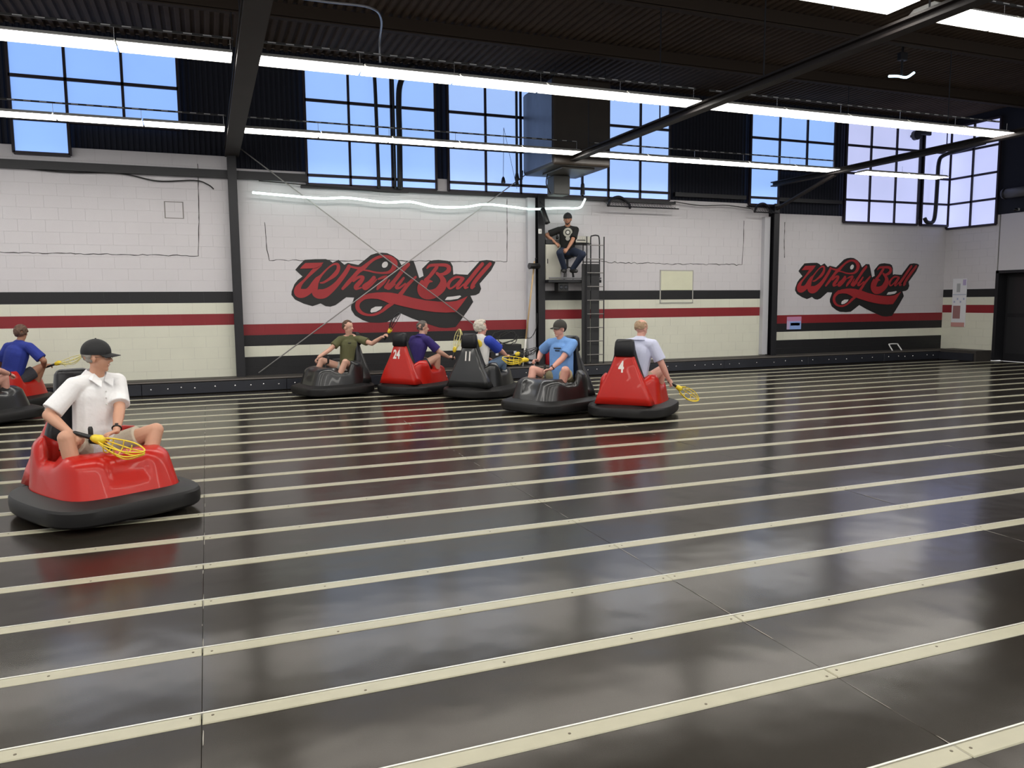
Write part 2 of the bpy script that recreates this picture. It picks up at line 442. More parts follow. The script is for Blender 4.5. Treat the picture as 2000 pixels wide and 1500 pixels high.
bays = [(-5.4, .40, 'first bay from left'), (.68, 6.50, 'second bay from left'), (6.74, 12.56, 'third bay from left'), (12.8, 17.7, 'fourth bay from left')]
ORD = ['first', 'second', 'third', 'fourth', 'fifth', 'sixth']
SLOT = mat('slotted_strut', (.02,.02,.02), .5); SLOTL = mat('strut_zinc', (.5,.5,.5), .4)
for ri, (y, z, rl) in enumerate(rows):
    for bi, (a, b, bl) in enumerate(bays):
        if ri == 1 and bi == 3: continue
        if ri == 1 and bi == 2: b = 12.75
        if ri == 2 and bi == 3: a, b = 13.3, 15.7
        if ri >= 3 and bi == 3: continue
        n = max(1, round((b-a)/1.19)); L = (b-a)/n
        for i in range(n):
            o_ = ORD[n-1-i]+' strip light from its right end' if bi == 0 else ORD[i]+' strip light from its left end'
            fixture(a+i*L, y, z, L, '%s, %s, %s' % (o_, rl, bl), 'fluorescent strip lights hung in rows')
    if ri < 3:
        for bi, (a, b) in enumerate(((-6,.42),(.68,6.5),(6.74,12.55))):
            bm = BM(); box(bm, a, b, y-.012, y+.012, z+.20, z+.222)
            st = tag(struct('light_rail', bm, SLOT), 'slotted rail carrying the %s' % rl)
            bm = BM(); x = a+.1
            while x < b-.1: box(bm, x, x+.09, y-.0145, y-.0115, z+.206, z+.216); x += .2
            tag(obj('rail_slot', bm, SLOTL, st), kind='stuff')
SIL=[(1.598,2.229),(1.681,2.325),(1.779,2.418),(1.98,2.433),(2.172,2.437),(2.249,2.409),(2.301,2.372),(2.415,2.425),(2.524,2.333),(2.59,2.369),(2.792,2.331),(2.929,2.436),(3.042,2.527),(3.154,2.563),(3.266,2.575),(3.368,2.567),(3.49,2.513),(3.591,2.439),(3.65,2.334),(3.714,2.375),(3.777,2.421),(3.897,2.418),(3.932,2.327),(4.006,2.083),(4.097,2.124),(4.068,2.267),(4.23,2.421),(4.305,2.44),(4.413,2.449),(4.606,2.431),(4.671,2.4),(4.713,2.323),(4.723,2.153),(4.776,2.168),(4.853,2.161),(5.029,2.154),(5.175,2.307),(5.3,2.438),(5.446,2.458),(5.57,2.447),(5.643,2.416),(5.545,2.246),(5.419,2.109),(5.288,1.971),(5.32,1.866),(5.28,1.777),(5.201,1.735),(5.084,1.722),(5.143,1.598),(5.007,1.404),(4.871,1.227),(4.754,1.086),(4.552,1.069),(4.402,1.082),(4.058,1.196),(3.846,1.275),(3.609,1.38),(3.47,1.291),(3.333,1.211),(3.169,1.199),(2.966,1.213),(2.846,1.26),(2.698,1.352),(2.632,1.463),(2.629,1.533),(2.696,1.701),(2.54,1.707),(2.439,1.634),(2.328,1.555),(2.23,1.527),(2.142,1.537),(2.047,1.592),(1.969,1.564),(1.892,1.54),(1.731,1.59),(1.573,1.669),(1.51,1.756),(1.517,1.824),(1.574,1.959),(1.638,2.036),(1.726,2.104)]
HOLES=[[(3.375,2.342),(3.363,2.315),(3.341,2.293),(3.314,2.281),(3.288,2.28),(3.267,2.292),(3.256,2.313),(3.257,2.34),(3.27,2.367),(3.292,2.389),(3.318,2.401),(3.345,2.402),(3.365,2.39),(3.376,2.369)],[(3.002,1.429),(3.024,1.479),(3.106,1.52),(3.244,1.522),(3.207,1.467),(3.113,1.417),(3.022,1.403)],[(4.533,1.639),(4.583,1.701),(4.736,1.714),(4.857,1.731),(4.884,1.71),(4.812,1.663),(4.658,1.64)]]
SOLIDS=[[(1.787,2.357),(2.126,2.369),(2.062,2.3),(1.936,2.258),(1.683,2.25),(1.733,2.307)],[(2.88,1.74),(2.981,1.778),(3.134,1.797),(3.287,1.801),(3.441,1.79),(3.637,1.752),(3.855,1.69),(4.118,1.637),(4.386,1.609),(4.603,1.602),(4.767,1.617),(4.9,1.663),(5.02,1.717),(4.876,1.532),(4.752,1.392),(4.544,1.384),(4.328,1.397),(4.114,1.426),(3.903,1.464),(3.694,1.512),(3.487,1.565),(3.374,1.581),(3.282,1.627),(3.161,1.669),(3.029,1.679),(2.938,1.67),(2.857,1.651)]]
STROKES=[[(2.062,2.327,0.07),(1.974,2.251,0.074),(1.855,2.134,0.054),(1.761,2.036,0.044),(1.687,1.959,0.066),(1.632,1.872,0.116),(1.639,1.795,0.156),(1.709,1.785,0.17),(1.806,1.813,0.13),(1.874,1.872,0.116),(1.95,1.969,0.12),(2.005,2.052,0.092),(2.065,2.115,0.046),(2.155,2.213,0.032),(2.255,2.302,0.03),(2.344,2.346,0.038),(2.402,2.323,0.062),(2.399,2.234,0.072),(2.327,2.136,0.078),(2.218,2.052,0.05),(2.119,1.993,0.04),(2.056,1.984,0.024)],[(1.964,1.969,0.11),(1.945,1.832,0.12),(1.996,1.779,0.178),(2.112,1.778,0.176),(2.24,1.851,0.13),(2.371,1.969,0.096),(2.493,2.117,0.086),(2.576,2.236,0.078),(2.612,2.305,0.07)],[(2.612,2.307,0.03),(2.696,2.284,0.04),(2.795,2.267,0.046),(2.875,2.273,0.06)],[(2.476,1.871,0.05),(2.588,1.989,0.076),(2.69,2.098,0.074),(2.793,2.207,0.076),(2.895,2.28,0.084),(2.998,2.368,0.06),(3.101,2.443,0.054),(3.203,2.489,0.056),(3.305,2.506,0.048),(3.417,2.482,0.074),(3.497,2.413,0.108),(3.514,2.333,0.108),(3.462,2.242,0.08),(3.379,2.191,0.056),(3.246,2.178,0.036),(3.114,2.19,0.034),(2.994,2.219,0.032),(2.894,2.233,0.026)],[(2.688,2.019,0.04),(2.79,2.094,0.054),(2.88,2.094,0.056),(2.827,2.009,0.084),(2.734,1.91,0.086),(2.743,1.868,0.046),(2.834,1.892,0.03)],[(3.091,2.085,0.076),(3.008,1.995,0.078),(2.894,1.91,0.086),(2.928,1.868,0.05),(3.026,1.932,0.034),(3.141,2.05,0.03)],[(3.181,2.06,0.034),(3.274,2.095,0.05),(3.356,2.109,0.034),(3.293,2.02,0.072),(3.188,1.915,0.072),(3.151,1.86,0.036)],[(3.396,2.04,0.03),(3.353,1.97,0.04),(3.32,1.899,0.07)],[(3.786,2.351,0.074),(3.669,2.233,0.08),(3.562,2.101,0.074),(3.456,1.98,0.08),(3.356,1.894,0.074),(3.402,1.874,0.036),(3.507,1.96,0.028)],[(3.686,2.082,0.046),(3.6,1.98,0.06),(3.526,1.894,0.054),(3.598,1.889,0.044),(3.715,1.97,0.034)],[(3.932,2.103,0.044),(3.831,2.011,0.064),(3.745,1.925,0.074),(3.67,1.828,0.076),(3.605,1.752,0.084)],[(2.899,1.715,0.09),(2.786,1.631,0.084),(2.749,1.542,0.084),(2.771,1.461,0.078),(2.85,1.39,0.058),(2.97,1.357,0.044),(3.092,1.367,0.048),(3.226,1.426,0.054),(3.341,1.516,0.072),(3.446,1.576,0.06)],[(4.169,2.28,0.03),(4.239,2.334,0.056),(4.4,2.345,0.06),(4.551,2.342,0.07),(4.62,2.302,0.092),(4.614,2.23,0.092),(4.515,2.167,0.066),(4.407,2.161,0.03)],[(4.372,2.3,0.07),(4.29,2.197,0.078),(4.213,2.109,0.07),(4.137,2.042,0.076)],[(4.062,2.006,0.08),(4.029,1.909,0.13),(4.058,1.807,0.18),(4.142,1.755,0.196),(4.271,1.76,0.186),(4.39,1.816,0.166),(4.478,1.914,0.17),(4.502,2.022,0.128),(4.46,2.105,0.088),(4.375,2.177,0.06)],[(4.27,2.012,0.024),(4.201,2.017,0.07),(4.125,1.96,0.12),(4.081,1.878,0.14)],[(4.918,2.091,0.04),(4.786,2.104,0.046),(4.665,2.038,0.056),(4.603,1.94,0.074),(4.646,1.872,0.04),(4.75,1.929,0.04),(4.884,2.065,0.036)],[(4.928,2.075,0.06),(4.855,1.982,0.064),(4.788,1.883,0.046),(4.837,1.879,0.032),(4.938,1.961,0.03)],[(5.35,2.376,0.07),(5.219,2.234,0.078),(5.094,2.086,0.08),(4.976,1.95,0.08),(4.964,1.882,0.046),(5.025,1.896,0.03)],[(5.518,2.378,0.072),(5.387,2.245,0.082),(5.251,2.097,0.084),(5.148,1.971,0.082),(5.103,1.882,0.058),(5.164,1.919,0.044)]]
# ================================================================ MURALS (flat paint on the blocks)
def ribbon(bm, pts, y):
    P = smooth_pts([Vector((p[0], p[1], p[2])) for p in pts], 5)
    L, R = [], []
    for i, p in enumerate(P):
        yy = y-i*6e-6
        d = P[min(i+1,len(P)-1)]-P[max(i-1,0)]; d = Vector((d.x, d.y)).normalized(); n = Vector((-d.y, d.x)); w_ = max(.004, p.z/2)
        L.append(bm.verts.new((p.x+n.x*w_, yy, p.y+n.y*w_))); R.append(bm.verts.new((p.x-n.x*w_, yy, p.y-n.y*w_)))
    for i in range(len(P)-1):
        bm.faces.new((L[i],L[i+1],R[i+1],R[i]))
    for idx, sg in ((0,-1),(len(P)-1,1)):
        c = P[idx]; d = P[min(idx+1,len(P)-1)]-P[max(idx-1,0)]; a0 = math.atan2(d.y, d.x); w_ = max(.004, c.z/2)
        ring = [bm.verts.new((c.x+math.cos(a0+t)*w_*sg, y-idx*6e-6-1e-5, c.y+math.sin(a0+t)*w_*sg)) for t in [(-PI/2)+PI*k/8 for k in range(9)]]
        bm.faces.new(ring)
def mural(label, T, names=('shadow_paint','letter_paint')):
    t = thing('wall_mural', label, 'mural', (0,0,0))
    f = lambda x,z: T(x,z)
    bm = BM(); prism(bm, [f(*p) for p in SIL], YW-.0105, YW-.0075); obj('shadow_paint', bm, MURALB, t)
    for h in HOLES:
        bm = BM(); prism(bm, [f(*p) for p in h], YW-.0125, YW-.0110); obj('highlight_paint', bm, MURALW, t)
    words = (('letter', STROKES[:15]+[], ), )
    k = [T(1,1)[0]-T(0,1)[0]]
    bm = BM(); y = YW-.0135
    for s in STROKES:
        ribbon(bm, [f(p[0],p[1])+(p[2]*k[0],) for p in s], y); y -= .0006
    for q in SOLIDS: prism(bm, [f(*p) for p in q], y-.0003, y); y -= .0004
    obj('script_lettering', bm, MURALR, t)
    return t
mural('large red and black script lettering painted on the wall between the two nearer columns', lambda x,z: (x,z))
mural('smaller-looking red and black script lettering painted on the wall at the far right', lambda x,z: (13.47+(x-1.51)*.985, 1.13+(z-1.069)*.995))
# ================================================================ BUMPER CARS  (local frame: +x forward, +y rider's left, floor z=0)
def foot(t, L, Wd, nf=5.6, nr=2.8, cx=0):
    c, s = math.cos(t), math.sin(t); n = nf if c > 0 else nr
    r = (abs(c)**n + abs(s)**n)**(-1/n)
    x = cx + r*c*L; y = r*s*Wd
    if c > 0: y *= 1-.10*(x/L)**2
    return x, y
def sstep(a, b, x):
    t = max(0, min(1, (x-a)/(b-a))); return t*t*(3-2*t)
def loft(bm, rings, closed_rings=True):
    V = [[bm.verts.new(p) for p in r] for r in rings]
    for A, B in zip(V, V[1:]):
        n = len(A)
        for k in range(n): bm.faces.new((A[k],A[(k+1)%n],B[(k+1)%n],B[k]))
    return V
def bumper_mesh():
    bm = BM(); N = 72; prof = [(-.01,.045),(.010,.043),(.024,.060),(.028,.10),(.026,.152),(.016,.170),(-.085,.208),(-.10,.208),(-.112,.198),(-.125,.10),(-.06,.045)]
    rings = []
    for d, z in prof:
        rings.append([foot(2*PI*k/N, .635+d, .555+d)+(z,) for k in range(N)])
    V = loft(bm, rings+[]); A, B = V[-1], V[0]
    for k in range(N): bm.faces.new((A[k],A[(k+1)%N],B[(k+1)%N],B[k]))
    return bm
def tub_mesh():
    bm = BM(); N = 144; rings = []
    def rim(t):
        x, y = foot(t, .5, .42)
        front = sstep(.10, .30, x); back = sstep(-.07, -.19, x)
        return .425 + .06*front + .165*back*(1-.40*sstep(-.34,-.5,x))
    levels = [0,.1,.25,.4,.52,.65,.75,.84,.91,.96,1.0]
    for l in levels:
        R = []
        for k in range(N):
            t = 2*PI*k/N; c, s = math.cos(t), math.sin(t); z = .17+(rim(t)-.17)*l
            ins = .055*l + (.05*max(0,(l-.8)/.2)**2) + .075*l*max(0,c)**2
            x, y = foot(t, .535-ins, .455-ins*.8)
            # nose bulge with soft grooves beside it, and a recessed square on the nose
            if c > 0:
                g = math.exp(-((abs(y)-.27)/.05)**2)*.008*sstep(.3,.8,c)
                rec = (.016*(1-sstep(.10+.05*l,.125+.05*l,abs(y)))*sstep(.42,.52,l))*sstep(.5,.9,c)
                f = 1-(g+rec)/math.hypot(x,y); x *= f; y *= f
            R.append((x,y,z))
        rings.append(R)
    # deck to cockpit opening
    def opening(t, sc=1):
        c, s = math.cos(t), math.sin(t); n = 3
        r = (abs(c)**n+abs(s)**n)**(-1/n)
        return (-.06+r*c*(.27 if c > 0 else .26)*sc, r*s*.335*sc)
    top = rings[-1]
    for f, dz in ((.35,.010),(.8,.010),(1.0,-.004)):
        R = []
        for k in range(N):
            t = 2*PI*k/N; o = opening(t); x, y, z = top[k]
            zz = z+dz
            R.append((x+(o[0]-x)*f, y+(o[1]-y)*f, zz))
        rings.append(R)
    rings.append([opening(2*PI*k/N, .96)+(rings[-1][k][2]-.05,) for k in range(N)])
    rings.append([opening(2*PI*k/N, .93)+(.15,) for k in range(N)])
    V = loft(bm, rings); bm.faces.new(V[-1]); bm.faces.new(V[0][::-1])
    return bm
def trapezoid(bm, secs, r=.02):
    """secs: list of (z, x_back, x_front, half width); rounded vertical slab"""
    rings = []
    for z, xb, xf, hw in secs:
        R = []; q = min(r, (xf-xb)/2*.98, hw*.9)
        for cx, cy, a0 in ((xf-q, hw-q, 0), (xb+q, hw-q, 90), (xb+q, -hw+q, 180), (xf-q, -hw+q, 270)):
            for a in (0, 30, 60, 90):
                R.append((cx+q*math.cos(math.radians(a0+a)), cy+q*math.sin(math.radians(a0+a)), z))
        rings.append(R)
    V = loft(bm, rings); bm.faces.new(V[0][::-1]); bm.faces.new(V[-1])
CARM = {}
def car_meshes():
    def me(nm, bm, sm=True):
        M = bpy.data.meshes.new(nm); bmesh.ops.recalc_face_normals(bm, faces=bm.faces[:]); bm.to_mesh(M); bm.free()
        for p in M.polygons: p.use_smooth = sm
        if nm == 'bumper': M.set_sharp_from_angle(angle=math.radians(28))
        CARM[nm] = M
    me('bumper', bumper_mesh()); me('tub', tub_mesh())
    bm = BM(); trapezoid(bm, [(.20,-.545,-.30,.40),(.30,-.540,-.30,.365),(.42,-.525,-.33,.315),(.54,-.505,-.35,.255),(.68,-.482,-.37,.190),(.80,-.462,-.38,.142),(.815,-.455,-.385,.130)], .05)
    me('back_panel', bm)
    bm = BM(); trapezoid(bm, [(.40,-.40,-.315,.285),(.44,-.43,-.29,.285),(.60,-.425,-.33,.235),(.78,-.42,-.35,.172),(.90,-.43,-.36,.140),(1.0,-.435,-.375,.128),(1.03,-.43,-.39,.115)], .035)
    me('seat_back', bm)
    bm = BM(); trapezoid(bm, [(.81,-.47,-.37,.128),(.83,-.485,-.365,.140),(.92,-.487,-.36,.137),(1.00,-.482,-.37,.127),(1.028,-.468,-.385,.112),(1.037,-.45,-.41,.09)], .04)
    me('headrest', bm)
    bm = BM(); rbox(bm, -.34, -.02, -.21, .21, .15, .335, .03, 3); me('seat_cushion', bm)
    bm = BM(); tube(bm, smooth_pts([(.17,0,.15),(.16,0,.40),(.155,0,.50),(.12,-.05,.54),(.06,-.09,.55)], 5), .013, 8); me('steering_crank', bm)
    bm = BM(); tube(bm, [(.06,-.09,.54),(.06,-.09,.56),(.06,-.09,.655),(.06,-.09,.67)], [.012,.018,.018,.012], 10); me('crank_grip', bm)
car_meshes()
# drop outer-shell materials per colour: share by using object-level copies of the two coloured meshes
def text_mesh(s, size, body_sx=.72):
    cu = bpy.data.curves.new('num', 'FONT'); cu.body = s; cu.size = size; cu.extrude = .002; cu.offset = size*.034
    cu.align_x = 'CENTER'; cu.align_y = 'CENTER'
    o = bpy.data.objects.new('num', cu); C.objects.link(o)
    dg = bpy.context.evaluated_depsgraph_get(); me = bpy.data.meshes.new_from_object(o.evaluated_get(dg))
    bpy.data.objects.remove(o); bpy.data.curves.remove(cu)
    me.transform(Matrix.Diagonal((body_sx, 1, 1, 1)))
    return me
def car(label, colour, x, y, deg, number=None, nx=0):
    """label, 'red'/'black', position, heading in degrees"""
    t = thing('bumper_car', label, 'bumper car', (x,y,0), math.radians(deg), 'numbered and plain bumper cars')
    body = REDP if colour == 'red' else BLKP
    for nm, mt in (('tub',body),('bumper',RUB),('back_panel',body),('seat_back',VINYL),('headrest',VINYL),('seat_cushion',VINYL),('steering_crank',PLAS)):
        key = nm+colour if mt is body else nm
        if key not in CARM:
            CARM[key] = CARM[nm].copy()
        if not CARM[key].materials: CARM[key].materials.append(mt)
        o = link(nm, CARM[key], parent=t)
        if nm in ('back_panel','seat_back','headrest'): o.scale = (1,1,1.045)
        if nm == 'steering_crank':
            if not CARM['crank_grip'].materials: CARM['crank_grip'].materials.append(PLAS)
            link('crank_grip', CARM['crank_grip'], parent=o)
        if nm == 'back_panel' and number:
            me = text_mesh(number, .20); me.materials.append(WHITE)
            n = link('number', me, parent=o); n['label'] = 'white painted number %s' % number
            # text faces backwards (-x): build the basis by hand; the panel leans forward
            lean = math.atan2(.043, .26)
            zx = Vector((-math.cos(lean),0,math.sin(lean))); yx = Vector((math.sin(lean),0,math.cos(lean))); xx = yx.cross(zx)
            B = Matrix.Identity(4)
            for i in range(3): B[i][0] = xx[i]; B[i][1] = yx[i]; B[i][2] = zx[i]
            n.matrix_local = Matrix.Translation((-.4835,nx,.675)) @ B
    return t
def M_car(x, y, deg): return Matrix.Translation((x,y,0)) @ Matrix.Rotation(math.radians(deg), 4, 'Z')
# ================================================================ PEOPLE
def limb(bm, A, B, ra, rb, n=14, flat=(False,False), sec=None):
    """tapered capsule; sec = (axis vector, factor) squashes the section along that axis"""
    A, B = Vector(A), Vector(B); d = B-A
    if d.length < 1e-5: d = Vector((0,0,1e-4)); B = A+d
    a, b = frame(d) if sec is None else (None, None)
    D = d.normalized(); fa = fb = 1
    if sec is not None:
        ax, f = sec; a = Vector(ax); a = (a-D*a.dot(D)).normalized(); b = D.cross(a); fa = f
    rings = []
    def ring(c, r): rings.append([bm.verts.new(c+(a*math.cos(2*PI*k/n)*fa+b*math.sin(2*PI*k/n)*fb)*r) for k in range(n)])
    if flat[0]: ring(A, ra)
    else:
        for t in (-80,-55,-30,-10): ring(A+D*ra*math.sin(math.radians(t)), ra*math.cos(math.radians(t)))
        ring(A, ra)
    ring(B, rb)
    if not flat[1]:
        for t in (10,30,55,80): ring(B+D*rb*math.sin(math.radians(t)), rb*math.cos(math.radians(t)))
    for R, Q in zip(rings, rings[1:]):
        for k in range(n): bm.faces.new((R[k],R[(k+1)%n],Q[(k+1)%n],Q[k]))
    bm.faces.new(rings[0][::-1]); bm.faces.new(rings[-1])
def ball(bm, c, r, s=(1,1,1), M=None):
    X = Matrix.Translation(c) @ Matrix.Diagonal((s[0],s[1],s[2],1))
    if M is not None: X = M @ X
    bmesh.ops.create_uvsphere(bm, u_segments=18, v_segments=12, radius=r, matrix=X)
PENDING = []
def fuse(name, bm, voxel, material, parent, smooth=4, label=None):
    bmesh.ops.recalc_face_normals(bm, faces=bm.faces[:])
    me = bpy.data.meshes.new(name); bm.to_mesh(me); bm.free()
    o = link(name, me, material, parent)
    md = o.modifiers.new('r','REMESH'); md.mode = 'VOXEL'; md.voxel_size = voxel; md.use_smooth_shade = True
    if smooth:
        sm = o.modifiers.new('s','SMOOTH'); sm.factor = .5; sm.iterations = smooth
    PENDING.append((o, material))
    if label: o['label'] = label
    return o
def finish_fused():
    dg = bpy.context.evaluated_depsgraph_get()
    new = [bpy.data.meshes.new_from_object(o.evaluated_get(dg)) for o, m_ in PENDING]
    for (o, m_), me in zip(PENDING, new):
        old = o.data; o.modifiers.clear(); me.materials.clear(); me.materials.append(m_); o.data = me
        me.polygons.foreach_set('use_smooth', [True]*len(me.polygons)); bpy.data.meshes.remove(old)
def ik(A, B, l1, l2, pole):
    A, B, pole = Vector(A), Vector(B), Vector(pole); d = B-A; L = min(d.length, (l1+l2)*.995); D = d.normalized()
    x = (L*L+l1*l1-l2*l2)/(2*L); h = math.sqrt(max(0, l1*l1-x*x))
    p = pole-D*pole.dot(D); p.normalize()
    return A+D*x+p*h, A+D*L
def hand(bm, wrist, dirv, palm_n, side, curl=50, r=.0088):
    """wrist point, finger direction, palm normal (towards what is gripped), side=+1 thumb on +lateral"""
    d = Vector(dirv).normalized(); n = Vector(palm_n); n = (n-d*n.dot(d)).normalized(); lat = n.cross(d)*side
    pc = wrist+d*.05
    limb(bm, wrist+d*.01, wrist+d*.075, .029, .038, sec=(n,.42))
    lens = (.070,.078,.072,.056)
    for i, L in enumerate(lens):
        o = (1.5-i)*.0205
        p = wrist+d*.083+lat*o; ang = math.radians(curl*.5); seg = (.42,.32,.26)
        for j, sgm in enumerate(seg):
            dd = d*math.cos(ang)+n*math.sin(ang); q = p+dd*L*sgm
            limb(bm, p, q, r*(1-.08*j), r*(1-.08*(j+1)), n=8); p = q; ang += math.radians(curl)*.75
    p = wrist+d*.03+lat*.030
    for k, (f, nn) in enumerate(((.75,.25),(.85,.6))):
        dd = (d*f+n*nn+lat*(.6-.4*k)).normalized(); q = p+dd*(.036 if k == 0 else .028)
        limb(bm, p, q, .0115-.001*k, .010-.001*k, n=8); p = q
def rotv(v, deg): return Matrix.Rotation(math.radians(deg), 3, 'Z') @ Vector(v)
SKINS = {'fair': (.60,.34,.25), 'pink': (.62,.32,.25), 'tan': (.42,.20,.12), 'warm': (.55,.29,.19)}
def person(label, X, P):
    """X: local->world matrix; P: pose and clothing"""
    loc = X.translation.copy(); rz = X.to_euler().z
    t = thing('person', label, 'person', loc, rz)
    g = P.get
    vox = g('vox', .008)
    pel = Vector(g('pelvis', (-.20,0,.42))); nk = Vector(g('neck', (-.26,0,.93))); ty = g('twist', 0)
    hd = nk+Vector(g('hoff', (.04,0,.135))); look = g('look', 0); nod = g('nod', 0); b = g('build', 1.0)
    skin = mat('skin_'+g('skin','fair'), SKINS[g('skin','fair')], .5, noise=.06, nscale=12)
    fx = rotv((1,0,0), ty); lf = rotv((0,1,0), ty); upv = (nk-pel).normalized()
    sh = nk-upv*.075
    tilt = Vector((0,0,g('shrug', 0)))
    SL, SR = sh+lf*.175*b+tilt, sh-lf*.175*b-tilt
    pf = rotv((1,0,0), g('ptwist', 0)); pl = rotv((0,1,0), g('ptwist', 0))
    HL, HR = pel+pl*.095, pel-pl*.095
    wl, wr = Vector(g('hand_l',(.05,.1,.62))), Vector(g('hand_r',(.05,-.1,.62)))
    EL, WL = ik(SL, wl, .285, .25, g('pole_l', tuple(lf*.5+Vector((-.2,0,-1)))))
    ER, WR = ik(SR, wr, .285, .25, g('pole_r', tuple(-lf*.5+Vector((-.2,0,-1)))))
    fl, fr = Vector(g('foot_l',(.20,.20,.20))), Vector(g('foot_r',(.20,-.20,.20)))
    KL, AL = ik(HL, fl, .43, .41, g('kpole_l', (.4,.45,1)))
    KR, AR = ik(HR, fr, .43, .41, g('kpole_r', (.4,-.45,1)))
    # ---- one continuous body
    bm = BM()
    chest = pel+(nk-pel)*.68; belly = pel+(nk-pel)*.25
    limb(bm, pel, belly, .115*b, .115*b, sec=(fx,.75)); limb(bm, belly, chest, .115*b, .135*b, sec=(fx,.72)); limb(bm, chest, sh, .13*b, .08*b, sec=(fx,.7))
    limb(bm, sh-upv*.01, hd-Vector((0,0,.05)), .060, .053)
    for S_, E_, W_ in ((SL,EL,WL),(SR,ER,WR)):
        limb(bm, nk-upv*.02, S_, .055, .056); limb(bm, S_, E_, .053*b, .041*b); limb(bm, E_, E_+(W_-E_)*.35, .041*b, .041*b); limb(bm, E_+(W_-E_)*.35, W_, .041*b, .026)
    for H_, K_, A_ in ((HL,KL,AL),(HR,KR,AR)):
        limb(bm, H_, K_, .088*b, .058*b); limb(bm, K_, K_+(A_-K_)*.35, .056*b, .056*b); limb(bm, K_+(A_-K_)*.35, A_, .056*b, .034)
        f = (Vector((K_.x-H_.x, K_.y-H_.y, 0))).normalized(); ft = A_+f*.13-Vector((0,0,.045)); limb(bm, A_-f*.03-Vector((0,0,.03)), ft, .036, .028)
    for W_, E_, nm, sd in ((WL,EL,'l',1),(WR,ER,'r',-1)):
        d = (W_-E_).normalized(); pn = Vector(g('palm_'+nm, (0,-sd*.6,-.8)))
        hand(bm, W_, Vector(g('hdir_'+nm, tuple(d))), pn, g('thumb_'+nm, sd), g('curl_'+nm, 62))
    # ---- head
    HM = Matrix.Translation(hd) @ Matrix.Rotation(math.radians(look), 4, 'Z') @ Matrix.Rotation(math.radians(nod), 4, 'Y') @ Matrix.Rotation(math.radians(g('roll',0)), 4, 'X')
    hp = lambda x,y,z: HM @ Vector((x,y,z))
    ball(bm, (-.012,0,.035), .092, (1.06,.88,1.0), HM)                 # skull
    ball(bm, (.022,0,-.030), .066, (.95,.86,1.22), HM)                 # face
    limb(bm, hp(.030,0,-.082), hp(.056,0,-.092), .030, .022)            # chin
    limb(bm, hp(.0,.038,-.058), hp(.052,.012,-.090), .024, .017); limb(bm, hp(.0,-.038,-.058), hp(.052,-.012,-.090), .024, .017)
    limb(bm, hp(.078,0,.012), hp(.102,0,-.024), .008, .013, n=10)       # nose
    ball(bm, (.092,.010,-.028), .008, (1,1,.8), HM); ball(bm, (.092,-.010,-.028), .008, (1,1,.8), HM)
    limb(bm, hp(.066,-.030,.022), hp(.066,.030,.022), .014, .014, n=10) # brow
    ball(bm, (.080,0,-.052), .012, (.7,1.7,.5), HM); ball(bm, (.078,0,-.064), .012, (.7,1.5,.5), HM)   # lips
    for s_ in (1,-1): ball(bm, (-.006,s_*.080,-.010), .028, (.55,.30,1.05), HM)   # ears
    fuse('body', bm, vox, skin, t, 3)
    def child(nm, bm_, mt, lab=None, sm=True):
        o = obj(nm, bm_, mt, t, smooth=sm)
        if lab: o['label'] = lab
        return o
    for s_ in (1,-1):
        bm = BM(); ball(bm, (.0695,s_*.030,.002), .0125, (1,1.1,.72), HM); e = child('eye', bm, mat('eye_white', (.50,.46,.43), .4))
        bm = BM(); ball(bm, (.0802,s_*.030,.002), .0058, (.45,1,1), HM); obj('iris', bm, mat('iris_dark', (.03,.02,.015), .3), e, smooth=True)
        bm = BM(); limb(bm, hp(.083,s_*.014,.024), hp(.072,s_*.046,.024), .004, .0035, n=6); child('eyebrow', bm, mat('hair_'+g('hair','brown'), HAIRS[g('hair','brown')], .7))
    bm = BM(); ball(bm, (.0835,0,-.058), .012, (.45,1.75,.22 if not g('smile') else .55), HM); child('mouth', bm, mat('lips', (.33,.08,.07), .4) if not g('smile') else mat('smile_teeth', (.62,.45,.40), .4))
    # ---- hair
    hm_ = mat('hair_'+g('hair','brown'), HAIRS[g('hair','brown')], .75, noise=.3, nscale=60, bump=.004, bscale=120)
    style = g('hairstyle','short')
    if style != 'none':
        bm = BM(); N = 20; rad = {'short': .0935, 'curly': .108, 'fringe': .0915, 'bob': .103}[style]
        for i in range(N*9):
            u = random.random(); v = random.random(); th = 2*PI*u; ph = math.acos(1-1.72*v)
            p = Vector((math.sin(ph)*math.cos(th), math.sin(ph)*math.sin(th), math.cos(ph)))
            # keep the face, and for 'fringe' the crown, free
            if p.x > .35 and p.z < (.62 if style != 'bob' else .5): continue
            if p.x > -.15 and p.z < -.05 and style != 'curly': continue
            if style == 'fringe' and p.z > .62 and p.x > -.75: continue
            q = Vector((-.012,0,.035))+Vector((p.x*1.04,p.y*.87,p.z*1.0))*rad*.93
            s_ = .019 if style != 'curly' else random.uniform(.018,.030)
            bmesh.ops.create_icosphere(bm, subdivisions=1, matrix=HM @ Matrix.Translation(q), radius=1.15*s_*(.88 if style in ('short','fringe') else 1))
        fuse('hair', bm, .007, hm_, t, 3 if style != 'curly' else 1)
    if g('beard'):
        bm = BM(); limb(bm, hp(.055,.030,-.070), hp(.066,0,-.098), .015, .016); limb(bm, hp(.055,-.030,-.070), hp(.066,0,-.098), .015, .016); limb(bm, hp(.012,.058,-.040), hp(.055,.030,-.075), .012, .012); limb(bm, hp(.012,-.058,-.040), hp(.055,-.030,-.075), .012, .012)
        fuse('beard', bm, .006, mat('hair_dark', HAIRS['dark'], .7), t, 2)
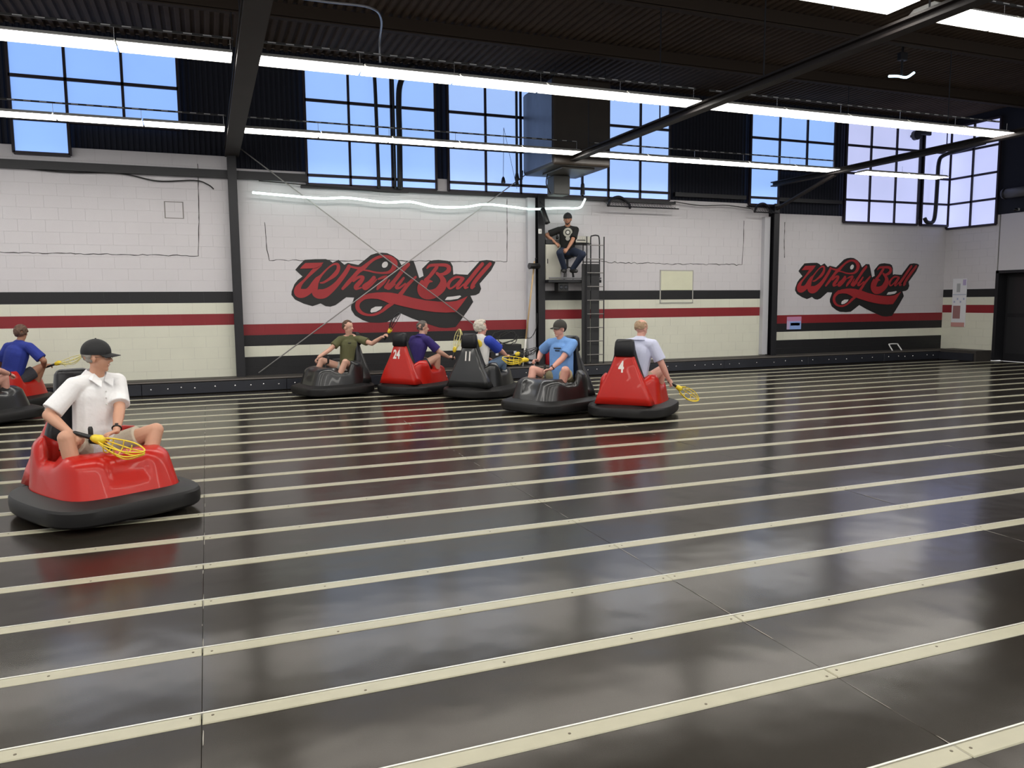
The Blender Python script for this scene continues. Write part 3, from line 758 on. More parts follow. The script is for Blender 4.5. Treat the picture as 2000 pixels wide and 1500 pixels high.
    # ---- cap
    if g('cap'):
        cs = -1 if g('cap_back') else 1
        cm = mat('cap_'+g('cap'), {'black': (.006,.006,.007), 'olive': (.030,.028,.022)}[g('cap')], .7)
        bm = BM(); R_ = .103; rings = []
        for a in range(0, 100, 9):
            ph = math.radians(a)
            rings.append([HM @ Vector((-.010+math.sin(ph)*math.cos(2*PI*k/28)*R_*1.06*(1+.02*math.cos(ph)), math.sin(ph)*math.sin(2*PI*k/28)*R_*.90, .040+math.cos(ph)*R_*1.02)) for k in range(28)])
        V = [[bm.verts.new(p) for p in r] for r in rings[1:]]; tp = bm.verts.new(rings[0][0])
        for k in range(28): bm.faces.new((tp, V[0][k], V[0][(k+1)%28]))
        for A, B in zip(V, V[1:]):
            for k in range(28): bm.faces.new((A[k],B[k],B[(k+1)%28],A[(k+1)%28]))
        ball(bm, (-.010,0,.146), .007, (1,1,.7), HM)
        cp = child('cap', bm, cm)
        bm = BM(); T_ = 12; up_, dn = [], []
        for row in range(5):
            f = row/4
            for k in range(T_+1):
                th = math.radians(-62+124*k/T_); r0 = .098; ext = .075*math.cos(th*.9)
                x = -.010+cs*(math.cos(th)*r0*1.06+f*ext); y = math.sin(th)*r0*.90*(1-.06*f); z = .034-.016*f-.055*(y/.09)**2*(.25+.2*f)
                up_.append(HM @ Vector((x,y,z+.002))); dn.append(HM @ Vector((x,y,z-.002)))
        U = [bm.verts.new(p) for p in up_]; Dn = [bm.verts.new(p) for p in dn]; W_ = T_+1
        for row in range(4):
            for k in range(T_):
                i = row*W_+k
                bm.faces.new((U[i],U[i+1],U[i+W_+1],U[i+W_])); bm.faces.new((Dn[i],Dn[i+W_],Dn[i+W_+1],Dn[i+1]))
        edge = [i for i in range(W_)]+[r*W_+W_-1 for r in range(1,5)]+[4*W_+k for k in range(W_-2,-1,-1)]+[r*W_ for r in range(3,0,-1)]
        for a_, b_ in zip(edge, edge[1:]+edge[:1]): bm.faces.new((U[a_],Dn[a_],Dn[b_],U[b_]))
        obj('cap_brim', bm, cm, cp, smooth=True)
    if g('glasses'):
        bm = BM()
        for s_ in (1,-1):
            tube(bm, [hp(.094+.002*math.cos(a), s_*.031+.021*math.cos(a), .004+.015*math.sin(a)) for a in [2*PI*k/14 for k in range(14)]], .0018, 5, closed=True)
            tube(bm, [hp(.092,s_*.052,.008), hp(.04,s_*.078,.008), hp(-.02,s_*.083,.006)], .0018, 5)
        tube(bm, [hp(.096,-.010,.006), hp(.096,.010,.006)], .0018, 5)
        child('glasses', bm, PLAS, sm=True)
    # ---- shirt
    sc = g('shirt', (.5,.5,.5)); sn = g('shirt_name','shirt')
    shm = mat('cloth_'+sn, sc, .85, noise=.05, nscale=5, bump=.012, bscale=9)
    bm = BM(); k_ = g('belly', 1.0)
    low = pel-upv*.02
    limb(bm, low, belly, .165*b*k_, .163*b*k_, sec=(fx,.76), flat=(True,False)); limb(bm, belly, chest, .163*b*k_, .178*b, sec=(fx,.70)); limb(bm, chest, sh-upv*.01, .176*b, .125*b, sec=(fx,.66))
    limb(bm, SR, SL, .066*b, .066*b); limb(bm, nk-upv*.035, SL, .062*b, .066*b); limb(bm, nk-upv*.035, SR, .062*b, .066*b); limb(bm, sh-upv*.03, nk+upv*.012, .088, .064, flat=(False,True))
    for S_, E_ in ((SL,EL),(SR,ER)):
        q = S_+(E_-S_)*g('sleeve', .72); limb(bm, S_, q, .070*b, .078*b, flat=(False,True))
    so = fuse('shirt', bm, vox, shm, t, 5, g('shirt_label'))
    if g('collar'):
        bm = BM()
        for s_ in (1,-1):
            pts = [nk+fx*.088+lf*s_*.010-upv*.045, nk+lf*s_*.050+fx*.055+upv*.012, nk+lf*s_*.072-fx*.005+upv*.034, nk+lf*s_*.045-fx*.062+upv*.042, nk-fx*.072+upv*.045]
            out = [nk+fx*.140+lf*s_*.048-upv*.090, nk+lf*s_*.092+fx*.085-upv*.035, nk+lf*s_*.112-fx*.005-upv*.010, nk+lf*s_*.065-fx*.100-upv*.004, nk-fx*.110-upv*.002]
            for a_, b_ in ((pts,out),):
                A_ = [bm.verts.new(p) for p in a_]; B_ = [bm.verts.new(p) for p in b_]; A2 = [bm.verts.new(p-upv*.006) for p in a_]; B2 = [bm.verts.new(p-upv*.006) for p in b_]
                for i in range(4): bm.faces.new((A_[i],A_[i+1],B_[i+1],B_[i])); bm.faces.new((A2[i],B2[i],B2[i+1],A2[i+1])); bm.faces.new((B_[i],B_[i+1],B2[i+1],B2[i]))
        obj('collar', bm, shm, so, smooth=False)
        if g('placket'):
            bm = BM()
            for j in range(3):
                ball(bm, tuple(nk+fx*(.128+.004*j)-upv*(.13+.05*j)), .0065)
            obj('button', bm, mat('button_pearl', (.7,.7,.68), .4), so, smooth=True)
    if g('extra'): g('extra')(t, so, dict(nk=nk, fx=fx, lf=lf, up=upv, SL=SL, SR=SR, EL=EL, ER=ER, b=b, chest=chest, vox=vox))
    # ---- shorts or trousers
    pm_ = mat('cloth_'+g('pants_name','khaki'), g('pants', (.45,.38,.25)), .9, noise=.06, nscale=8, bump=.008, bscale=12)
    bm = BM(); limb(bm, pel-Vector((0,0,.02)), pel+upv*.08, .150*b, .140*b, sec=(fx,.85)); limb(bm, HL, HR, .108*b, .108*b)
    full = g('trousers')
    for H_, K_, A_ in ((HL,KL,AL),(HR,KR,AR)):
        if full: limb(bm, H_, K_, .103*b, .074*b); limb(bm, K_, A_, .074*b, .056, flat=(False,True))
        else:
            q = H_+(K_-H_)*g('leg', .70); limb(bm, H_, q, .106*b, .092*b, flat=(False,True))
    fuse('trousers' if full else 'shorts', bm, vox, pm_, t, 4)
    if g('shoes'):
        for H_, K_, A_ in ((HL,KL,AL),(HR,KR,AR)):
            f = (Vector((K_.x-H_.x, K_.y-H_.y, 0))).normalized()
            bm = BM(); limb(bm, A_-f*.03-Vector((0,0,.03)), A_+f*.14-Vector((0,0,.045)), .048, .040); fuse('shoe', bm, .008, mat('shoe_dark', (.02,.02,.02), .5), t, 3)
    if g('watch'):
        W_, E_ = (WL, EL) if g('watch') == 'l' else (WR, ER)
        d = (W_-E_).normalized(); a, b_ = frame(d); c = W_-d*.03
        bm = BM(); tube(bm, [c+(a*math.cos(2*PI*k/16)+b_*math.sin(2*PI*k/16))*.031 for k in range(16)], .007, 6, closed=True); ball(bm, tuple(c+Vector((0,0,.034))), .014, (1,1,.5)); child('wristwatch', bm, PLAS)
    t['_hands'] = 0; del t['_hands']
    return {'t': t, 'WL': X @ WL, 'WR': X @ WR, 'EL': X @ EL, 'ER': X @ ER, 'KL': X@KL, 'KR': X@KR}
HAIRS = {'brown': (.09,.05,.03), 'dark': (.02,.014,.012), 'grey': (.30,.28,.25), 'white': (.55,.50,.42), 'sandy': (.34,.23,.14), 'saltpepper': (.10,.085,.075), 'auburn': (.11,.06,.04)}

# ---------------------------------------------------------------- scoops (basket rackets)
def scoop(label, at, d, n, colour='yellow', L=.36):
    """at: grip centre (world), d: pointing direction, n: open side of the basket"""
    t = thing('ball_scoop', label, 'scoop', at, 0, None)
    d = Vector(d).normalized(); n = Vector(n); n = (n-d*n.dot(d)).normalized(); l = d.cross(n)
    P = lambda a, b_, c: d*a+l*b_+n*c
    bm = BM(); tube(bm, [P(-.07,0,0), P(-.06,0,0), P(.07,0,0), P(.08,0,0)], [.012,.017,.017,.012], 10); obj('grip', bm, PLAS, t, smooth=True)
    ym = {'yellow': YEL, 'pale': YELP, 'black': PLAS}[colour]
    bm = BM(); tube(bm, [P(.07,0,0), P(.09,0,0), P(.14,0,0), P(.17,0,.0)], [.018,.030,.038,.020], 12); obj('throat', bm, YEL, t, smooth=True)
    s = L/.36
    def loop(w_, depth, z0, x0=.10, x1=.46):
        return smooth_pts([P(x0,-.012,0), P(x0+(x1-x0)*.3*s,-w_*.8,z0+depth*.6), P(x0+(x1-x0)*.7*s,-w_,z0+depth), P(x0+(x1-x0)*s,-w_*.35,z0+depth*.4),
                           P(x0+(x1-x0)*s,w_*.35,z0+depth*.4), P(x0+(x1-x0)*.7*s,w_,z0+depth), P(x0+(x1-x0)*.3*s,w_*.8,z0+depth*.6), P(x0,.012,0)], 5)
    for w_, dp in ((.075,.0),(.062,-.05),(.036,-.085)):
        bm = BM(); tube(bm, loop(w_, dp, 0), .0058, 6); obj('basket_wire', bm, ym, t, smooth=True)
    for f in (.28,.5,.72,.9):
        x = .10+.36*f*s; k = math.sin(PI*min(1,f+.12))
        bm = BM(); tube(bm, smooth_pts([P(x,-.074*k,0), P(x,-.06*k,-.055*k), P(x,0,-.092*k), P(x,.06*k,-.055*k), P(x,.074*k,0)], 4), .0046, 6); obj('basket_rib', bm, ym, t, smooth=True)
    return t
# ================================================================ REFEREE CORNER
t = thing('platform', 'small raised black steel platform beside the middle column', 'platform', (6.7, 14.93, 0))
bm = BM(); rbox(bm, -.02, 1.22, 0, .385, 1.985, 2.045, .006, 1); obj('deck', bm, STEEL, t)
bm = BM(); tube(bm, [(0,.02,2.08),(1.22,.02,2.08)], .018, 8); obj('toe_rail', bm, mat('rail_grey', (.16,.16,.17), .4), t)
for x in (.0, 1.2):
    bm = BM(); box(bm, x-.02, x+.02, .33, .37, .256, 1.985); obj('leg', bm, STEEL, t)
for i in range(2):
    bm = BM(); rbox(bm, .73+.215*i, .93+.215*i, -.045, -.022, .26, 2.38, .006, 1); obj('front_board', bm, mat('board_black', (.02,.02,.022), .6, noise=.2), t)
bm = BM(); tube(bm, smooth_pts([(.98,.04,2.05),(.98,.04,2.6),(.98,.04,2.93),(1.02,.04,2.975),(1.12,.04,2.985),(1.18,.04,2.93),(1.19,.04,2.6),(1.19,.04,2.05)],5), .014, 8)
hr = obj('hand_rail', bm, STEEL, t, smooth=True)
for z in (2.42, 2.78):
    bm = BM(); tube(bm, [(.80,.04,z),(1.19,.04,z)], .011, 8); obj('cross_bar', bm, STEEL, t)
bm = BM(); tube(bm, [(.80,.04,2.05),(.80,.04,2.80)], .012, 8); tube(bm, [(.80,.04,2.80),(.60,.06,2.80)], .012, 8); obj('shelf_post', bm, STEEL, t)
bm = BM(); rbox(bm, .58, .98, -.0, .34, 2.795, 2.81, .004, 1); obj('shelf', bm, STEEL, t)
# ladder
t = thing('ladder', 'black steel ladder rising to the referee platform', 'ladder', (7.73, 14.88, 0))
for x in (-.205, .205):
    bm = BM(); tube(bm, [(x,-.03,.256),(x,-.03,2.95)], .013, 8); obj('rail', bm, STEEL, t)
for i in range(9):
    bm = BM(); tube(bm, [(-.205,-.03,.45+.29*i),(.205,-.03,.45+.29*i)], .010, 8); obj('rung', bm, mat('rung_worn', (.20,.19,.18), .4), t)
# receiver on the shelf
t = thing('receiver', 'silver hi-fi receiver on the shelf of the referee platform', 'receiver', (7.48, 15.07, 2.8105))
bm = BM(); rbox(bm, -.17, .17, -.12, .12, .012, .15, .004, 1); obj('case', bm, PLAS, t)
bm = BM(); rbox(bm, -.168, .168, -.128, -.121, .016, .146, .002, 1); fp = obj('front_plate', bm, mat('brushed_silver', (.50,.48,.42), .35, metal=.5), t)
bm = BM(); box(bm, -.14, .06, -.132, -.129, .055, .075); obj('display', bm, PLAS, fp)
for i in range(5):
    bm = BM(); limb_y = Matrix.Translation((-.13+i*.06, -.135, .11 if i < 4 else .05)) @ Matrix.Rotation(PI/2,4,'X'); bmesh.ops.create_cone(bm, cap_ends=True, segments=12, radius1=.012, radius2=.010, depth=.014, matrix=limb_y); obj('knob', bm, STEELG, fp)
for sx in (-.14,.14):
    bm = BM(); box(bm, sx-.015, sx+.015, -.09, .09, 0, .012); obj('foot', bm, PLAS, t)
# cabinet behind the referee
t = thing('cabinet', 'pale cream cabinet on the platform behind the referee', 'cabinet', (6.84, 15.20, 2.046))
bm = BM(); rbox(bm, -.15, .20, -.10, .10, 0, .74, .006, 1); obj('body', bm, mat('cabinet_cream', (.50,.49,.42), .5), t)
bm = BM(); rbox(bm, -.135, .185, -.108, -.101, .03, .71, .004, 1); dr = obj('door', bm, mat('cabinet_cream', (.5,.49,.42)), t)
bm = BM(); box(bm, -.12, -.105, -.118, -.109, .34, .44); obj('handle', bm, STEEL, dr)
# gear on the cabinet
t = thing('mixer', 'black mixing box with dials on the cream cabinet', 'mixer', (6.84, 15.20, 2.787))
bm = BM(); rbox(bm, -.15, .17, -.10, .09, 0, .10, .01, 2); obj('case', bm, PLAS, t)
for i in range(4):
    bm = BM(); bmesh.ops.create_cone(bm, cap_ends=True, segments=10, radius1=.012, radius2=.010, depth=.02, matrix=Matrix.Translation((-.10+.07*i, -.02, .109))); obj('knob', bm, SCREW, t)
t = thing('headset', 'black headphones resting on the mixing box', 'headphones', (6.90, 15.17, 2.90))
bm = BM(); tube(bm, smooth_pts([(-.09,0,.02),(-.08,0,.10),(0,0,.15),(.08,0,.10),(.09,0,.02)],6), .008, 8); obj('band', bm, PLAS, t, smooth=True)
for sx in (-.09,.09):
    bm = BM(); bmesh.ops.create_cone(bm, cap_ends=True, segments=16, radius1=.035, radius2=.030, depth=.03, matrix=Matrix.Translation((sx,0,.034)) @ Matrix.Rotation(PI/2,4,'Y')); obj('ear_cup', bm, PLAS, t, smooth=True)
# stool
STX, STY = 7.19, 15.10
t = thing('stool', 'black stool with bowed legs under the referee', 'stool', (STX, STY, 2.046))
bm = BM(); bmesh.ops.create_cone(bm, cap_ends=True, segments=24, radius1=.15, radius2=.16, depth=.04, matrix=Matrix.Translation((0,0,.49))); obj('seat', bm, VINYL, t, smooth=False)
bm = BM(); tube(bm, [(0,0,.24),(0,0,.48)], .025, 10); obj('column', bm, STEEL, t)
for k in range(5):
    a = 2*PI*k/5+.3; c_, s__ = math.cos(a), math.sin(a)
    bm = BM(); tube(bm, smooth_pts([(0.01*c_,.01*s__,.27),(.09*c_,.09*s__,.25),(.14*c_,.14*s__,.17),(.165*c_,.165*s__,.014)],5), .012, 8); obj('leg', bm, STEEL, t, smooth=True)
# spotlights, speaker, box on column
def can_light(label, loc, d, r, L):
    t = thing('spotlight', label, 'spotlight', loc); d = Vector(d).normalized()
    bm = BM(); tube(bm, [d*0, d*.02, d*L*.9, d*L], [r*.7, r, r, r*1.08], 18); obj('housing', bm, PLAS, t, smooth=True)
    bm = BM(); tube(bm, [d*(L*1.001), d*(L*1.003+.004)], r*.85, 18); obj('lens', bm, mat('lens_dark', (.05,.05,.055), .1), t)
    bm = BM(); tube(bm, [d*L*.4+Vector((0,0,r)), d*L*.4+Vector((0,0,r+.10)), Vector((-.02,.10,r+.10))], .009, 6); obj('bracket', bm, STEEL, t)
can_light('black tubular lamp hanging high beside the middle column', (6.58, 15.02, 3.52), (.22,-.25,-.9), .055, .34)
can_light('black projector lamp pointing left from the middle column', (6.50, 15.0, 2.33), (-1,-.25,-.03), .06, .26)
t = thing('control_box', 'small white switch box on the middle column', 'box', (6.56, 15.10, 3.0))
bm = BM(); rbox(bm, -.04, .03, -.025, -.0, 0, .10, .005, 1); obj('case', bm, ENAMEL, t)
bm = BM(); box(bm, -.02, .01, -.032, -.026, .03, .07); obj('switch', bm, STEELG, t)
t = thing('loudspeaker', 'small black speaker hanging under the referee platform', 'speaker', (7.05, 15.10, 1.80))
bm = BM(); rbox(bm, -.12, .12, -.10, .10, 0, .185, .01, 2); obj('case', bm, PLAS, t)
for sx in (-.05,.06):
    bm = BM(); bmesh.ops.create_cone(bm, cap_ends=True, segments=18, radius1=.045, radius2=.03, depth=.012, matrix=Matrix.Translation((sx,-.104,.09)) @ Matrix.Rotation(PI/2,4,'X')); obj('driver', bm, CURBF, t)
# fire extinguisher
t = thing('fire_extinguisher', 'red fire extinguisher standing at the foot of the middle column', 'fire extinguisher', (6.73, 15.08, .256))
bm = BM(); tube(bm, [(0,0,0),(0,0,.01),(0,0,.34),(0,0,.38),(0,0,.40)], [.05,.062,.062,.045,.022], 18); obj('cylinder', bm, mat('extinguisher_red', (.30,.012,.02), .3), t, smooth=True)
bm = BM(); rbox(bm, -.02,.02,-.02,.02,.40,.44,.004,1); rbox(bm, -.015,.015,-.07,.03,.44,.455,.004,1); obj('valve', bm, STEEL, t)
bm = BM(); tube(bm, smooth_pts([(.02,0,.42),(.08,0,.36),(.075,0,.18),(.07,0,.12)],5), .010, 8); obj('hose', bm, PLAS, t, smooth=True)
# broom / pole
t = thing('pole', 'tall pale wooden pole with a white end leaning on the middle column', 'pole', (6.12, 14.90, .26))
bm = BM(); tube(bm, [(.03,.02,.55),(.30,.17,2.17)], .017, 10); obj('handle', bm, WOOD, t, smooth=True)
bm = BM(); tube(bm, [(-.06,-.03,.0),(.0,.0,.36),(.03,.02,.56)], [.010,.019,.019], 10); obj('end_sleeve', bm, mat('white_plastic', (.72,.70,.66), .4), t, smooth=True)
t = thing('stand', 'thin grey pipe stand beside the middle column', 'stand', (6.36, 14.97, .256))
bm = BM(); tube(bm, [(0,0,0),(0,0,.62)], .012, 8); tube(bm, [(-.06,0,.62),(.0,0,.62)], .010, 8); obj('post', bm, STEELG, t)
for i in range(3):
    a = 2*PI*i/3+.5
    bm = BM(); tube(bm, [(0,0,.10),(.11*math.cos(a),.11*math.sin(a)*.5,.008)], .006, 6); obj('leg', bm, STEEL, t)
# cable tangle
CABM = mat('cable_black', (.010,.010,.010), .5)
def cable(label, pts, r, mt=None, cat='cable', group=None):
    bm = BM(); tube(bm, smooth_pts(pts, 8), r, 6); o = obj('cable', bm, mt or CABM, smooth=True); return tag(o, label, cat, group)
for j, lab in enumerate(('loose loop of black cable rising highest from the gear crate', 'black cable loop drooping left over the gear crate', 'black cable running from the crate to the middle column')):
    if j < 2:
        c = (5.68+.10*j, 14.98, .86-.03*j); pts = [(c[0]+.27*math.cos(a)*(1-.2*j)+.03*math.sin(3*a), c[1]+.05*math.sin(a), c[2]+.12*math.sin(a)+.02*math.cos(5*a)+.012) for a in [2*PI*k/14*1.15+j for k in range(15)]]
        pts += [(5.35,15.0,.73),(5.25,14.97,.62)]
    else: pts = [(5.6,14.98,.735),(5.9,15.0,.80),(6.1,15.02,.86),(6.28,14.98,.84),(6.40,14.95,1.05),(6.44,15.0,1.35)]
    cable(lab, pts, .009)
t = thing('gear_crate', 'low black crate of gear on the curb left of the middle column', 'crate', (5.72, 15.10, .256))
bm = BM(); rbox(bm, -.34, .36, -.13, .13, .02, .46, .02, 2); obj('case', bm, PLAS, t)
bm = BM(); rbox(bm, -.35, .37, -.14, .14, .30, .33, .006, 1); obj('lid_rim', bm, CURBF, t)
for sx in (-.2,.2):
    bm = BM(); box(bm, sx-.03, sx+.03, -.150, -.141, .24, .32); obj('latch', bm, SCREW, t)
    bm = BM(); box(bm, sx-.05, sx+.05, -.1, .1, 0, .02); obj('foot', bm, PLAS, t)
# white U bracket on the curb
t = thing('rail_bracket', 'white U-shaped pipe bracket standing on the curb under the far mural', 'bracket', (16.57, 15.13, .256))
bm = BM(); tube(bm, smooth_pts([(-.15,-.10,0),(-.15,0,.13),(-.13,.02,.165),(.13,.02,.165),(.15,0,.13),(.17,-.10,0)],4), .016, 8); obj('pipe', bm, mat('white_pipe', (.75,.75,.75), .4), t, smooth=True)
# boarded hatch on the third bay: cream above, black stripe across, cream foot
t = tag(thing('wall_hatch', 'square cream access hatch in the third bay crossed by the black stripe', 'hatch', (9.64, YW-.008, 0)))
bm = BM(); rbox(bm, 0, .845, -.014, -.0, 1.825, 2.26, .004, 1); obj('upper_board', bm, mat('hatch_cream', (.66,.66,.50), .5, noise=.05), t)
bm = BM(); rbox(bm, 0, .845, -.014, -.0, 1.617, 1.820, .004, 1); obj('stripe_board', bm, BLACKW, t)
bm = BM(); rbox(bm, 0, .845, -.014, -.0, 1.545, 1.612, .004, 1); obj('lower_board', bm, CREAM, t)
bm = BM(); box(bm, -.025, 0, -.010, 0, 1.53, 2.285); box(bm, .845, .87, -.010, 0, 1.53, 2.285); box(bm, -.025,.87,-.010,0,2.262,2.285); box(bm,-.025,.87,-.010,0,1.525,1.542); obj('frame', bm, mat('hatch_frame', (.40,.39,.36), .6), t)
# glass reflections of a poster and a sign, added on the walls as boards
def reflected(label, cat, x0, x1, z0, z1, bands, plane='Y', base=(.75,.76,.80)):
    t = thing('wall_reflection', label, cat, (x0, YW-.0095, z0) if plane == 'Y' else (RX-.0095, x0, z0), 0 if plane == 'Y' else -PI/2)
    Wd = abs(x1-x0)
    bm = BM(); rbox(bm, 0, Wd, -.012, 0, 0, z1-z0, .003, 1); obj('board', bm, mat('reflected_'+cat.replace(' ','_'), base, .5), t)
    for i, (a, b_, c, d, col, nm) in enumerate(bands):
        bm = BM(); box(bm, a*Wd, b_*Wd, -.0145, -.0122, c*(z1-z0), d*(z1-z0)); obj(nm, bm, mat('reflected_col_%s_%d'%(cat[:3],i), col, .5), t)
reflected('glass reflection of a tall white poster with grey cut-out at the right corner', 'notice board', 15.03, 14.62, .84, 2.10,
       [(0,.95,0,.09,(.55,.28,.26),'red_strip'),(.10,.62,.17,.44,(.33,.17,.17),'picture'),(.0,.98,.66,.68,(.45,.5,.6),'rule'),(.30,.55,.72,.9,(.4,.42,.44),'picture'),(.72,.95,.86,.98,(.45,.38,.6),'emblem')]
       + [(.12+.22*i,.22+.22*i,.50+.06*(i%2),.54+.06*(i%2),(.40,.44,.6),'emblem') for i in range(4)], plane='X')
reflected('glass reflection of a small pink and blue sign right of the far column', 'sign', 13.24, 13.68, .86, 1.17,
       [(0,1,.66,1,(.55,.25,.42),'pink_band'),(.2,.98,.0,.62,(.28,.42,.80),'blue_band'),(.25,.9,.30,.52,(.06,.08,.2),'dark_band')] , base=(.5,.4,.6))
# ================================================================ OVERHEAD THINGS
t = thing('heater_box', 'large dark box heater hanging under the roof in front of the window reflections', 'heater', (6.2, 13.62, 4.16))
HB = mat('heater_brown', (.028,.020,.014), .45, noise=.35, nscale=3); HS = mat('heater_side_grey', (.10,.11,.14), .35, metal=.4, noise=.2)
bm = BM(); rbox(bm, .0, 1.22, 0, 1.50, 0, 1.62, .05, 3); obj('casing', bm, HB, t)
bm = BM(); rbox(bm, -.012, -.001, .05, 1.45, .05, 1.57, .004, 1); obj('side_panel', bm, HS, t)
bm = BM(); rbox(bm, .25, .95, .15, 1.1, -.035, -.001, .012, 2); obj('bottom_tray', bm, mat('tray_grey', (.09,.085,.075), .4), t)
bm = BM(); rbox(bm, .42, .78, .9, 1.25, -.42, -.036, .02, 2); obj('outlet_duct', bm, mat('duct_dark', (.06,.06,.055), .5), t)
for sx in (.08, 1.14):
    bm = BM(); tube(bm, [(sx,.1,1.62),(sx,.1,1.86)], .01, 6); obj('hanging_rod', bm, STEEL, t)
bm = BM(); tube(bm, smooth_pts([(.28,.9,-.03),(.25,.9,-.22),(.36,.95,-.40)],5), .012, 6); obj('drain_hose', bm, CABM, t, smooth=True)
t = thing('gas_valve', 'vertical black gas pipe with a valve left of the heater box', 'pipe', (6.05, 15.1, 3.95))
bm = BM(); tube(bm, [(0,0,.25),(0,0,2.05)], .028, 8); obj('pipe', bm, STEEL, t)
bm = BM(); tube(bm, [(0,0,0),(0,0,.02),(0,0,.10),(0,0,.16),(0,0,.26)], [.02,.045,.03,.05,.03], 10); tube(bm, [(0,0,.14),(.11,0,.15),(.12,0,.32)], .02, 8); obj('valve', bm, STEEL, t)
t = thing('pull_weight', 'small dark weight on a cord in front of the window reflection left of the heater', 'weight', (5.75, 15.1, 4.0))
bm = BM(); tube(bm, [(0,0,0),(0,0,.03),(0,0,.10),(0,0,.13)], [.045,.045,.03,.01], 10); obj('weight', bm, PLAS, t)
bm = BM(); tube(bm, [(0,0,.13),(.02,0,1.1)], .005, 5); tube(bm, [(.02,0,1.1),(.30,.0,-.1)], .004, 5); obj('cord', bm, CABM, t)
t = thing('pull_weight', 'dark weight hanging on a cord right of the heater outlet duct', 'weight', (7.55, 15.1, 3.84))
bm = BM(); tube(bm, [(0,0,0),(0,0,.03),(0,0,.22),(0,0,.27)], [.05,.05,.04,.012], 10); obj('weight', bm, PLAS, t)
bm = BM(); tube(bm, [(0,0,.27),(0,0,.36)], .005, 5); tube(bm, [(0,0,.36),(.0,.2,.40)], .005, 5); obj('cord', bm, CABM, t)
def pipe(label, pts, r, mt=STEEL, cat='pipe', n=10, sm=4):
    bm = BM(); tube(bm, smooth_pts(pts, sm), r, n); return tag(obj('pipe', bm, mt, smooth=True), label, cat)
pipe('leftmost of the three dark pipe reflections crossing the second window reflection', [(3.17,15.19,6.1),(3.19,15.19,5.5),(3.21,15.19,3.80)], .035)  # three reflections over the panes, added as solid pipes
pipe('middle thin dark pipe reflection crossing the second window reflection', [(3.53,15.19,6.1),(3.535,15.19,5.0),(3.535,15.19,3.80)], .022)
pipe('thick dark pipe reflection with a bent top crossing the second window reflection', [(3.95,15.16,6.15),(3.78,15.16,6.0),(3.66,15.16,5.75),(3.63,15.16,5.4),(3.63,15.16,4.8),(3.62,15.16,3.80)], .055)
pipe('dark pipe bending down across the pinkish corner window reflections', [(18.3,14.2,5.45),(18.2,14.8,5.38),(18.0,15.12,5.28),(17.86,15.14,5.1),(17.84,15.14,4.6),(17.82,15.14,3.85),(17.75,15.14,3.58),(17.55,15.14,3.56),(17.45,15.14,3.66)], .05)
t = thing('hanging_pulley', 'dark round pulley housing near the top of the mullion by the corner', 'pulley', (17.0,15.12,5.72))
bm = BM(); bmesh.ops.create_cone(bm, cap_ends=True, segments=20, radius1=.12, radius2=.12, depth=.1, matrix=Matrix.Rotation(PI/2,4,'X')); obj('wheel', bm, PLAS, t)
bm = BM(); rbox(bm, .05, .5, -.04, .04, .02, .16, .02, 2); box(bm, -.03, .03, .04, .20, -.03, .03); obj('arm', bm, PLAS, t)
t = thing('wall_duct', 'grey horizontal duct on the right wall above the doorway', 'duct', (RX-.16, 12.6, 4.12))
bm = BM(); tube(bm, [(0,0,0),(0,1.05,0)], .12, 16); obj('duct', bm, mat('duct_grey', (.10,.10,.10), .5), t, smooth=True)
for y in (0,.98):
    bm = BM(); tube(bm, [(0,y,0),(0,y+.04,0)], .135, 16); obj('band', bm, STEEL, t, smooth=True)
t = thing('security_camera', 'small camera on the right wall under the duct', 'camera', (RX-.012, 13.35, 3.72))
bm = BM(); rbox(bm, -.06, -.0, -.04, .04, -.03, .03, .008, 2); obj('mount', bm, STEELG, t)
bm = BM(); tube(bm, [(-.06,0,0),(-.20,-.05,-.02)], .035, 12); obj('barrel', bm, PLAS, t, smooth=True)
# wire shelves with arched arms on top of the curb wall, below window reflections three and four
WIR = mat('mesh_wire', (.05,.05,.055), .5)
def wire_rack(label, x0, x1):
    t = thing('wire_guard', label, 'guard', (x0, YW-.30, 3.62))
    L = x1-x0
    bm = BM(); tube(bm, [(0,0,0),(L,0,0)], .014, 6); tube(bm, [(0,.26,.16),(L,.26,.16)], .014, 6); obj('frame', bm, STEEL, t)
    bm = BM(); n = int(L/.07)
    for i in range(n):
        tube(bm, [(i*.07,0,0),(i*.07+.13,.26,.16)] if i*.07+.13 < L else [(i*.07,0,0),(L,.13,.08)], .004, 4); tube(bm, [(i*.07+.07,0,0),(max(0,i*.07-.06),.26,.16)], .004, 4)
    tag(obj('mesh', bm, WIR, t), kind='stuff')
    for x in (.02,):
        bm = BM(); tube(bm, smooth_pts([(x,0,0),(x+.12,.05,.16),(x+.38,.14,.22),(x+.62,.2,.10),(x+.68,.24,.0)],5), .028, 8); obj('arched_arm', bm, STEEL, t, smooth=True)
wire_rack('dark wire mesh guard with an arched arm under the wide window reflection', 8.1, 9.9)
wire_rack('short dark wire guard with an arched arm at the top of the far column', 11.95, 12.66)
# rope light
bm = BM(); tube(bm, smooth_pts([(.872,15.1,3.605),(1.473,15.1,3.575),(2.1,15.1,3.548),(2.6,15.1,3.578),(3.3,15.1,3.520),(3.788,15.1,3.552),(4.3,15.1,3.475),(4.9,15.1,3.49),(5.379,15.1,3.562),(6.0,15.1,3.525),(6.393,15.1,3.50),(7.0,15.1,3.545),(7.335,15.1,3.549),(7.50,15.1,3.58),(7.56,15.1,3.66),(7.613,15.1,3.763)],5), .020, 8)
tag(obj('rope_light', bm, ROPEM, smooth=True), 'glowing white-green rope light strung wavily above the larger mural', 'light')
